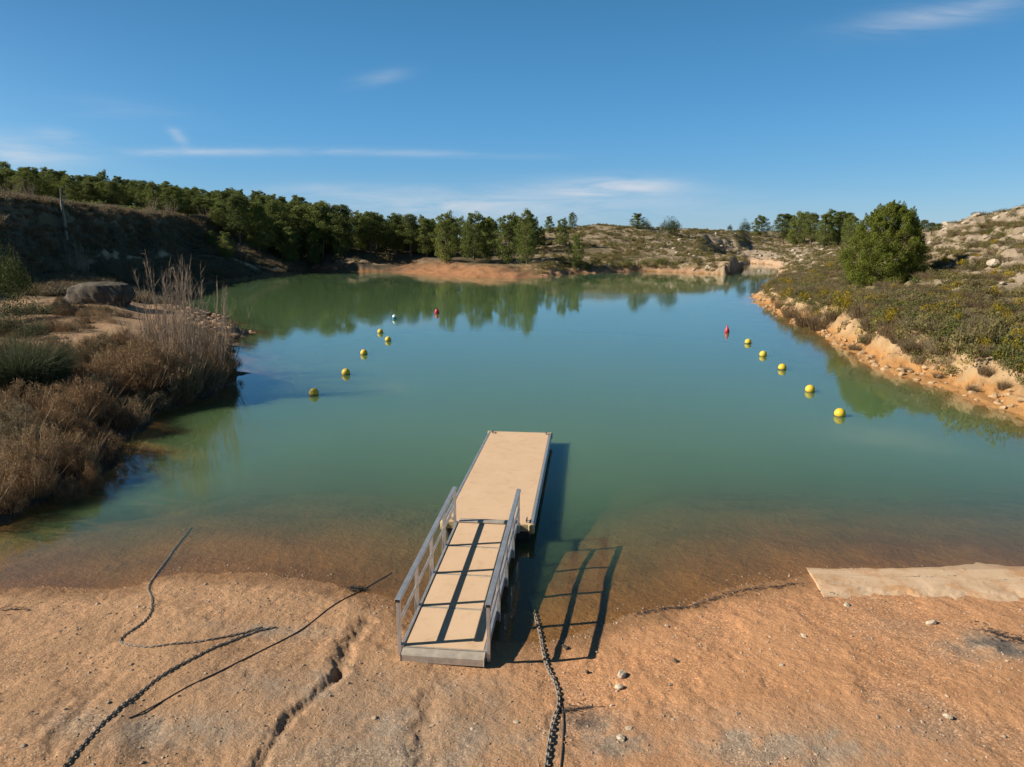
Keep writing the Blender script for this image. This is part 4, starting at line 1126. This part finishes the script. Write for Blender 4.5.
# bare many-stemmed saplings
def bare_mb(seed, h=1.0, stems=17, spread=.34, fine=34, rad=.0050):
    r = np.random.default_rng(seed); m = MB()
    for i in range(stems):
        a = r.random() * 2 * PI; q = r.random() ** .5 * spread
        L = h * r.uniform(.5, 1.0); b = np.array([math.cos(a) * q * .6, math.sin(a) * q * .6, -.02])
        d = np.array([math.cos(a) * q * r.uniform(.5, 1.5), math.sin(a) * q * r.uniform(.5, 1.5), 1.0]) + r.normal(size=3) * .10
        k = np.linspace(0, 1, 5)
        wob = np.cumsum(r.normal(size=(5, 3)) * .012, 0) * h
        pts = b + np.outer(k * L, d) + wob
        m.tube(pts, rad * np.array([1, .85, .65, .45, .2]) * r.uniform(.7, 1.3), 4)
        for j in range(fine):
            t = r.uniform(.2, .97); p = np.array([np.interp(t, k, pts[:, c]) for c in range(3)])
            dd = d + r.normal(size=3) * .6; l = L * r.uniform(.07, .20) * (1.2 - t * .7)
            e = p + dd * l; s = np.cross(dd, r.normal(size=3)); s = s / np.linalg.norm(s) * rad * .42
            s2 = np.cross(dd, s); s2 = s2 / np.linalg.norm(s2) * rad * .42
            m.add([p - s, p + s, p + s2, e], [(0, 1, 3), (1, 2, 3), (2, 0, 3)])
    return m
BARE = [bare_mb(300 + i).mesh('bare_stems', M['twig'], False) for i in range(4)]
def put_bare(px, base, w, hpx, label, group=None):
    q = hit(px, base)
    if q is None: return
    k = q[1] / F_PX
    o = bpy.data.objects.new('bare_sapling', random.choice(BARE)); COL.objects.link(o)
    o.location = (q[0], q[1], q[2] - .05); o.rotation_euler = (0, 0, random.uniform(0, 6.28)); o.scale = (w * k * 1.5, w * k * 1.5, hpx * k)
    tag(o, label, 'sapling', group)
for px, b, w, h in ((155,372,46,105),(172,380,50,122),(188,384,46,112),(205,378,44,98),(165,355,44,92),(220,372,36,86),(196,366,40,108),(145,360,36,70),(180,392,40,90),(212,388,34,70)):
    put_bare(px, b, w, h, 'tall bare grey sapling in the thicket at the left bank tip', 'bare saplings in the left bank thicket')
for px, b, w, h in ((82,278,20,36),(76,274,14,30),(88,276,16,26)):
    put_bare(px, b, w, h, 'pale bare sapling behind the boulder on the left bank', 'pale bare saplings behind the boulder')
for px, b, w, h in ((70,195,16,18),(95,203,14,16),(150,212,14,16),(170,215,16,15),(190,218,14,14),(30,200,20,22),(12,199,20,20),(205,220,12,14)):
    put_bare(px, b, w, h, 'bare pale bush on the sunlit crest in front of the pine wood', 'bare bushes on the left hill crest')
q = hit(67, 244)
m = MB().tube([(0, 0, -.3), (.06, 0, 2), (-.05, 0, 4.2), (.05, 0, 6.2)], [.24, .2, .15, .06], 7)
m.tube([(0, 0, 4), (.5, .1, 5.2), (.7, .1, 6)], [.07, .05, .02], 5); m.tube([(0, 0, 3.2), (-.5, .2, 4.4)], [.06, .02], 5)
o = m.build('dead_tree', M['pale_bark'], smooth=True); o.location = q; tag(o, 'pale dead tree trunk standing on the dark left slope', 'tree')

# ------------------------------------------------------------------ boulders and stones
def boulder():
    q = hit(92, 305); k = q[1] / F_PX
    v, f = ICO4; v = v * (1 + .30 * fbm(v[:, 0] * 1.6 + v[:, 2] + 3, v[:, 1] * 1.6 - v[:, 2] * .8 + 9, 1, 5, .55))[:, None]
    v = v * np.array([30 * k, 1.5, 20 * k]); top = 13 * k
    v[:, 2] = np.where(v[:, 2] > top * .8, top * .8 + (v[:, 2] - top * .8) * .3, v[:, 2])
    v[:, 1] = np.where(v[:, 1] < 0, -np.abs(v[:, 1]) ** .8, v[:, 1])
    m = MB().add(v, f); o = m.build('boulder', M['boulder'], smooth=True)
    o.location = (q[0], q[1] + 1.2, q[2] + 8 * k); tag(o, 'large flat-topped brown boulder on the sandy mound of the left bank', 'boulder')
boulder()
def stones():
    L = [(667,625,5,'small white stone on the orange sand right of the gangway shadow'),
         (621.5,674,13,'larger pale stone of the pair on the sand right of the gangway'),
         (619,686,10,'smaller pale stone just below the larger one right of the gangway'),
         (516,721,7,'small white stone on the grey gravel below the gangway end'),
         (472,728,6,'flat whitish stone on the gravel below the gangway middle'),
         (621,737,10,'pale stone low in the sand right of the heavy chain'),
         (629,727,8,'small pale stone behind the low stone right of the heavy chain'),
         (931,622,12,'egg-shaped white stone on the sand below the concrete slipway'),
         (804,635,8,'grey stone on the orange sand below the slipway corner'),
         (948,716,10,'rounded pale stone alone low on the right sand'),
         (847,604,8,'small pale stone close under the slipway edge'),
         (782,664,6,'small yellowish stone in the middle of the right sand'),
         (612,704,5,'tiny pale stone left of the stone pair'),
         (587,671,6,'reddish stone at the end of the gangway rail shadow'),
         (565,646,9,'brown stone between the gangway rail shadows'),
         (112,690,9,'dark stone at the head of the left gully'),
         (676,660,7,'brownish stone with small twigs on the middle of the right sand')]
    for i, (px, py, s, lab) in enumerate(L):
        x, y = P(px, py, .25); z = T1(x, y); x, y = P(px, py, z + .03); k = y / F_PX * 1.06
        v, f = rock_verts(ICO2, 400 + i, .25); a = s * k / 2
        o = MB().add(v * np.array([a, a * random.uniform(.65, .95), a * random.uniform(.5, .7)]), f).build('stone', M['boulder'] if any(w in lab for w in ('dark', 'brown', 'redd')) else M['rock_white'])
        o.location = (x, y, z + a * .22); o.rotation_euler = (0, 0, random.uniform(0, 6)); tag(o, lab, 'stone')
stones()
def scatter_rocks(name, mat, xs, ys, sz, seed, base=ICO1, flat=.6):
    r = np.random.default_rng(seed); zs = terrain(np.asarray(xs), np.asarray(ys)); m = MB()
    lib = [rock_verts(base, seed * 10 + k, .25) for k in range(10)]
    for x, y, z, s in zip(xs, ys, zs, sz):
        v, f = lib[r.integers(10)]; a = r.random() * 6.28; c, sn = math.cos(a), math.sin(a)
        v = v * s * np.array([1, r.uniform(.6, 1), flat * r.uniform(.7, 1.2)])
        m.add(np.stack([v[:, 0] * c - v[:, 1] * sn + x, v[:, 0] * sn + v[:, 1] * c + y, v[:, 2] + z + s * .1], 1), f)
    tag(m.build(name, mat), kind='stuff')
x, y = sample(5200, -9, 11, 7.6, 15, lambda x, y, z, D, eff, rid: (eff > -.4) * (.25 + .75 * sstep(-.2, .4, fbm(x, y, 1.2, 3, .5, 71))), 72)
sz = .006 + .024 * np.random.default_rng(73).random(len(x)) ** 3 + .03 * np.random.default_rng(74).random(len(x)) ** 40
pal = simple_mat('beach_pebble', (.42, .31, .22), .9, 0, .3, 3.0)
scatter_rocks('beach_pebbles', pal, x, y, sz, 7)
x, y = sample(300, 12, 95, 28, 120, lambda x, y, z, D, eff, rid: (eff > 0) * (x / y > .4) * (.04 + sstep(.7, .95, rid) * sstep(3, 4.5, z) + sstep(1.8, .4, np.interp(x / y, _cs, _cz[:, 7]) - z)), 74)
scatter_rocks('slope_rocks', M['rock_pale'], x, y, np.random.default_rng(75).uniform(.15, .75, len(x)) ** 1.2, 8, ICO2)
x, y = sample(360, 20, 140, 150, 290, lambda x, y, z, D, eff, rid: (eff > .3) * (x / y > .20) * (x / y < .56) * .8, 76)
scatter_rocks('far_rubble', M['rock_pale'], x, y, np.random.default_rng(77).uniform(.2, .9, len(x)), 9, ICO1)
x, y = sample(220, -30, -9, 40, 66, lambda x, y, z, D, eff, rid: (eff > 0) * (D[:, REG.index('SP')] < 3.5), 78)
spm = simple_mat('orange_rock', (.40, .25, .15), .9, 0, .25, 2)
scatter_rocks('spit_rocks', spm, x, y, np.random.default_rng(79).uniform(.12, .5, len(x)), 11, ICO1)
x, y = sample(500, 10, 40, 26, 95, lambda x, y, z, D, eff, rid: (eff > -.1) * (D[:, iR] < 2.6) * 1.0, 80)
scatter_rocks('bank_stones', simple_mat('ochre_rock', (.46, .31, .17), .9, 0, .25, 2), x, y, np.random.default_rng(81).uniform(.05, .28, len(x)), 12, ICO1)

# drift lines of twigs along the water
def debris():
    m = MB(); r = np.random.default_rng(90)
    lines = [([(690,603),(712,596),(730,590),(748,585),(770,584),(800,579)], .09, 230), ([(905,573),(935,575),(975,580),(1000,578),(1024,579)], .09, 220),
             ([(0,611),(15,609),(30,611)], .08, 50), ([(560,717),(580,714),(592,712)], .07, 90), ([(985,640),(1010,648),(1024,652)], .12, 160), ([(820,590),(830,592),(842,591)], .03, 60), ([(640,610),(660,604),(690,603)], .05, 120)]
    for L, sp, n in lines:
        p, _ = smooth_path([P(a, b, .12) for a, b in L], n)
        p += r.normal(size=p.shape) * sp * np.abs(r.normal(size=(n, 1)))
        z = terrain(p[:, 0], p[:, 1])
        for q, zz in zip(p, z):
            a = r.normal() * .6; l = r.uniform(.02, .10); d = np.array([math.cos(a), math.sin(a), r.normal() * .12])
            c = np.array([*q, max(zz, 0) + .012]); w = r.uniform(.003, .009)
            m.tube([c - d * l / 2, c + d * l / 2 + (0, 0, .004)], [w, w * .6], 4)
    tag(m.build('drift_twigs', M['debris']), kind='stuff')
    m = MB()
    c0 = P(357, 589, .02)
    for i in range(70):
        a = r.random() * 6.28; l = r.uniform(.06, .22); d = np.array([math.cos(a), math.sin(a) * .6, r.uniform(-.1, .35)])
        c = np.array([c0[0] + r.normal() * .09, c0[1] + r.normal() * .05, .02 + abs(r.normal()) * .03])
        m.tube([c - d * l / 2, c + d * l / 2], [.008, .004], 4)
    tag(m.build('driftwood', M['debris']), 'dark tangle of driftwood at the waterline left of the gangway', 'driftwood')
debris()

# ------------------------------------------------------------------ camera, sun, sky
cam = bpy.data.cameras.new('camera'); co = bpy.data.objects.new('camera', cam); COL.objects.link(co)
co.location = (0, 0, CAM_H); co.rotation_euler = (math.radians(90) - PITCH, 0, 0)
cam.sensor_width = 36; cam.lens = F_PX / 1024 * 36; cam.clip_end = 8000; cam.clip_start = .1
sc.camera = co
EL = math.radians(32); SD = Vector((-.993 * math.cos(EL), -.118 * math.cos(EL), math.sin(EL)))
sun = bpy.data.lights.new('sun', 'SUN'); so = bpy.data.objects.new('sun', sun); COL.objects.link(so)
sun.energy = 5.0; sun.angle = math.radians(.5); sun.color = (1, .91, .76)
so.rotation_euler = SD.to_track_quat('Z', 'Y').to_euler()

w = bpy.data.worlds.new('World'); sc.world = w; w.use_nodes = True
nt = w.node_tree; nt.nodes.clear(); n = N(nt)
out = nt.nodes.new('ShaderNodeOutputWorld')
sky = n.n('ShaderNodeTexSky', {'sky_type': 'NISHITA', 'sun_disc': False, 'sun_elevation': EL, 'sun_rotation': math.atan2(SD.x, SD.y), 'altitude': 600, 'air_density': 1.0, 'dust_density': 0.0, 'ozone_density': 3.0})
tc = n.n('ShaderNodeTexCoord'); sep = n.n('ShaderNodeSeparateXYZ', Vector=tc.outputs['Generated'])
yy = n.math('MAXIMUM', sep.outputs[1], .05)
A = n.math('DIVIDE', sep.outputs[0], yy); E = n.math('DIVIDE', sep.outputs[2], yy)
uv = n.n('ShaderNodeCombineXYZ', X=n.math('MULTIPLY', A, 2.4), Y=n.math('MULTIPLY', E, 17.0), Z=0.0)
nz = n.n('ShaderNodeTexNoise', Vector=uv.outputs[0], Scale=2.6, Detail=7.0, Roughness=.6, Distortion=.6)
noise = n.ramp(nz.outputs[0], [(.36, (0, 0, 0)), (.68, (1, 1, 1))])
tot = None
for px, py, wx, wy, s_, rot in ((608,187,62,9,1.0,0),(20,152,58,13,.75,.12),(62,140,22,9,.35,.2),(215,152,90,3.6,.6,0),(400,153,120,3.5,.3,.02),(470,206,150,13,.55,0),(945,14,75,11,.40,-.15),(178,136,12,5,.35,.8),(380,78,26,6,.22,-.2),(560,208,200,16,.25,0),(120,110,60,10,.12,.1),(330,190,80,6,.25,0)):
    dx, dy, dz = ray(px, py); a0, e0 = float(dx / dy), float(dz / dy); sx, sy = wx / 700, wy / 700
    da = n.math('SUBTRACT', A, a0); de = n.math('SUBTRACT', E, e0)
    if rot:
        da2 = n.math('SUBTRACT', n.math('MULTIPLY', da, math.cos(rot)), n.math('MULTIPLY', de, math.sin(rot)))
        de = n.math('ADD', n.math('MULTIPLY', da, math.sin(rot)), n.math('MULTIPLY', de, math.cos(rot))); da = da2
    q = n.math('ADD', n.math('POWER', n.math('ABSOLUTE', n.math('MULTIPLY', da, 1 / sx)), 2.0), n.math('POWER', n.math('ABSOLUTE', n.math('MULTIPLY', de, 1 / sy)), 2.0))
    g = n.math('MULTIPLY', n.math('EXPONENT', n.math('MULTIPLY', q, -1.0)), s_)
    tot = g if tot is None else n.math('ADD', tot, g)
tot = n.math('MULTIPLY', tot, n.math('GREATER_THAN', sep.outputs[1], .06))
cl = n.math('MULTIPLY', tot, n.math('ADD', n.math('MULTIPLY', noise, 1.15), .2), clamp=True)
hs = n.n('ShaderNodeHueSaturation', Hue=.5, Saturation=1.25, Value=1.0, Color=sky.outputs[0])
sdot = n.n('ShaderNodeVectorMath', {'operation': 'DOT_PRODUCT'}, i0=tc.outputs['Generated'], i1=tuple(SD)).outputs['Value']
away = n.math('SUBTRACT', 1.0, n.n('ShaderNodeMapRange', {'interpolation_type': 'SMOOTHSTEP'}, Value=sdot, From_Min=.25, From_Max=.8).outputs[0])
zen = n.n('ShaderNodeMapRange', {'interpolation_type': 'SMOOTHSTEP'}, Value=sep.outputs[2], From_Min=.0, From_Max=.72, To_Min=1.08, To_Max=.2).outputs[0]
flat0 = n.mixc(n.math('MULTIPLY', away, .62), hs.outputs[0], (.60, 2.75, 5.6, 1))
flat = n.mixc(1.0, flat0, n.mixc(zen, (.20, .04, .0, 1), (1, 1, 1, 1)), 'MULTIPLY')  # unseen overhead sky dimmed and tinted warm to neutralise the shade fill
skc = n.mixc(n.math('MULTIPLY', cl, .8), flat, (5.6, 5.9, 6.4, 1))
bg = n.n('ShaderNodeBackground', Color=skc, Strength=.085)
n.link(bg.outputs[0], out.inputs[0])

sc.view_settings.view_transform = 'Standard'; sc.view_settings.look = 'None'
sc.view_settings.exposure = 0.5; sc.view_settings.gamma = 1.0; sc.view_settings.use_curve_mapping = False
sc.cycles.use_denoising = True
try: sc.cycles.denoiser = 'OPENIMAGEDENOISE'
except Exception: pass
sc.cycles.max_bounces = 8; sc.cycles.diffuse_bounces = 3; sc.cycles.glossy_bounces = 3; sc.cycles.transparent_max_bounces = 8
sc.cycles.caustics_reflective = False; sc.cycles.caustics_refractive = False
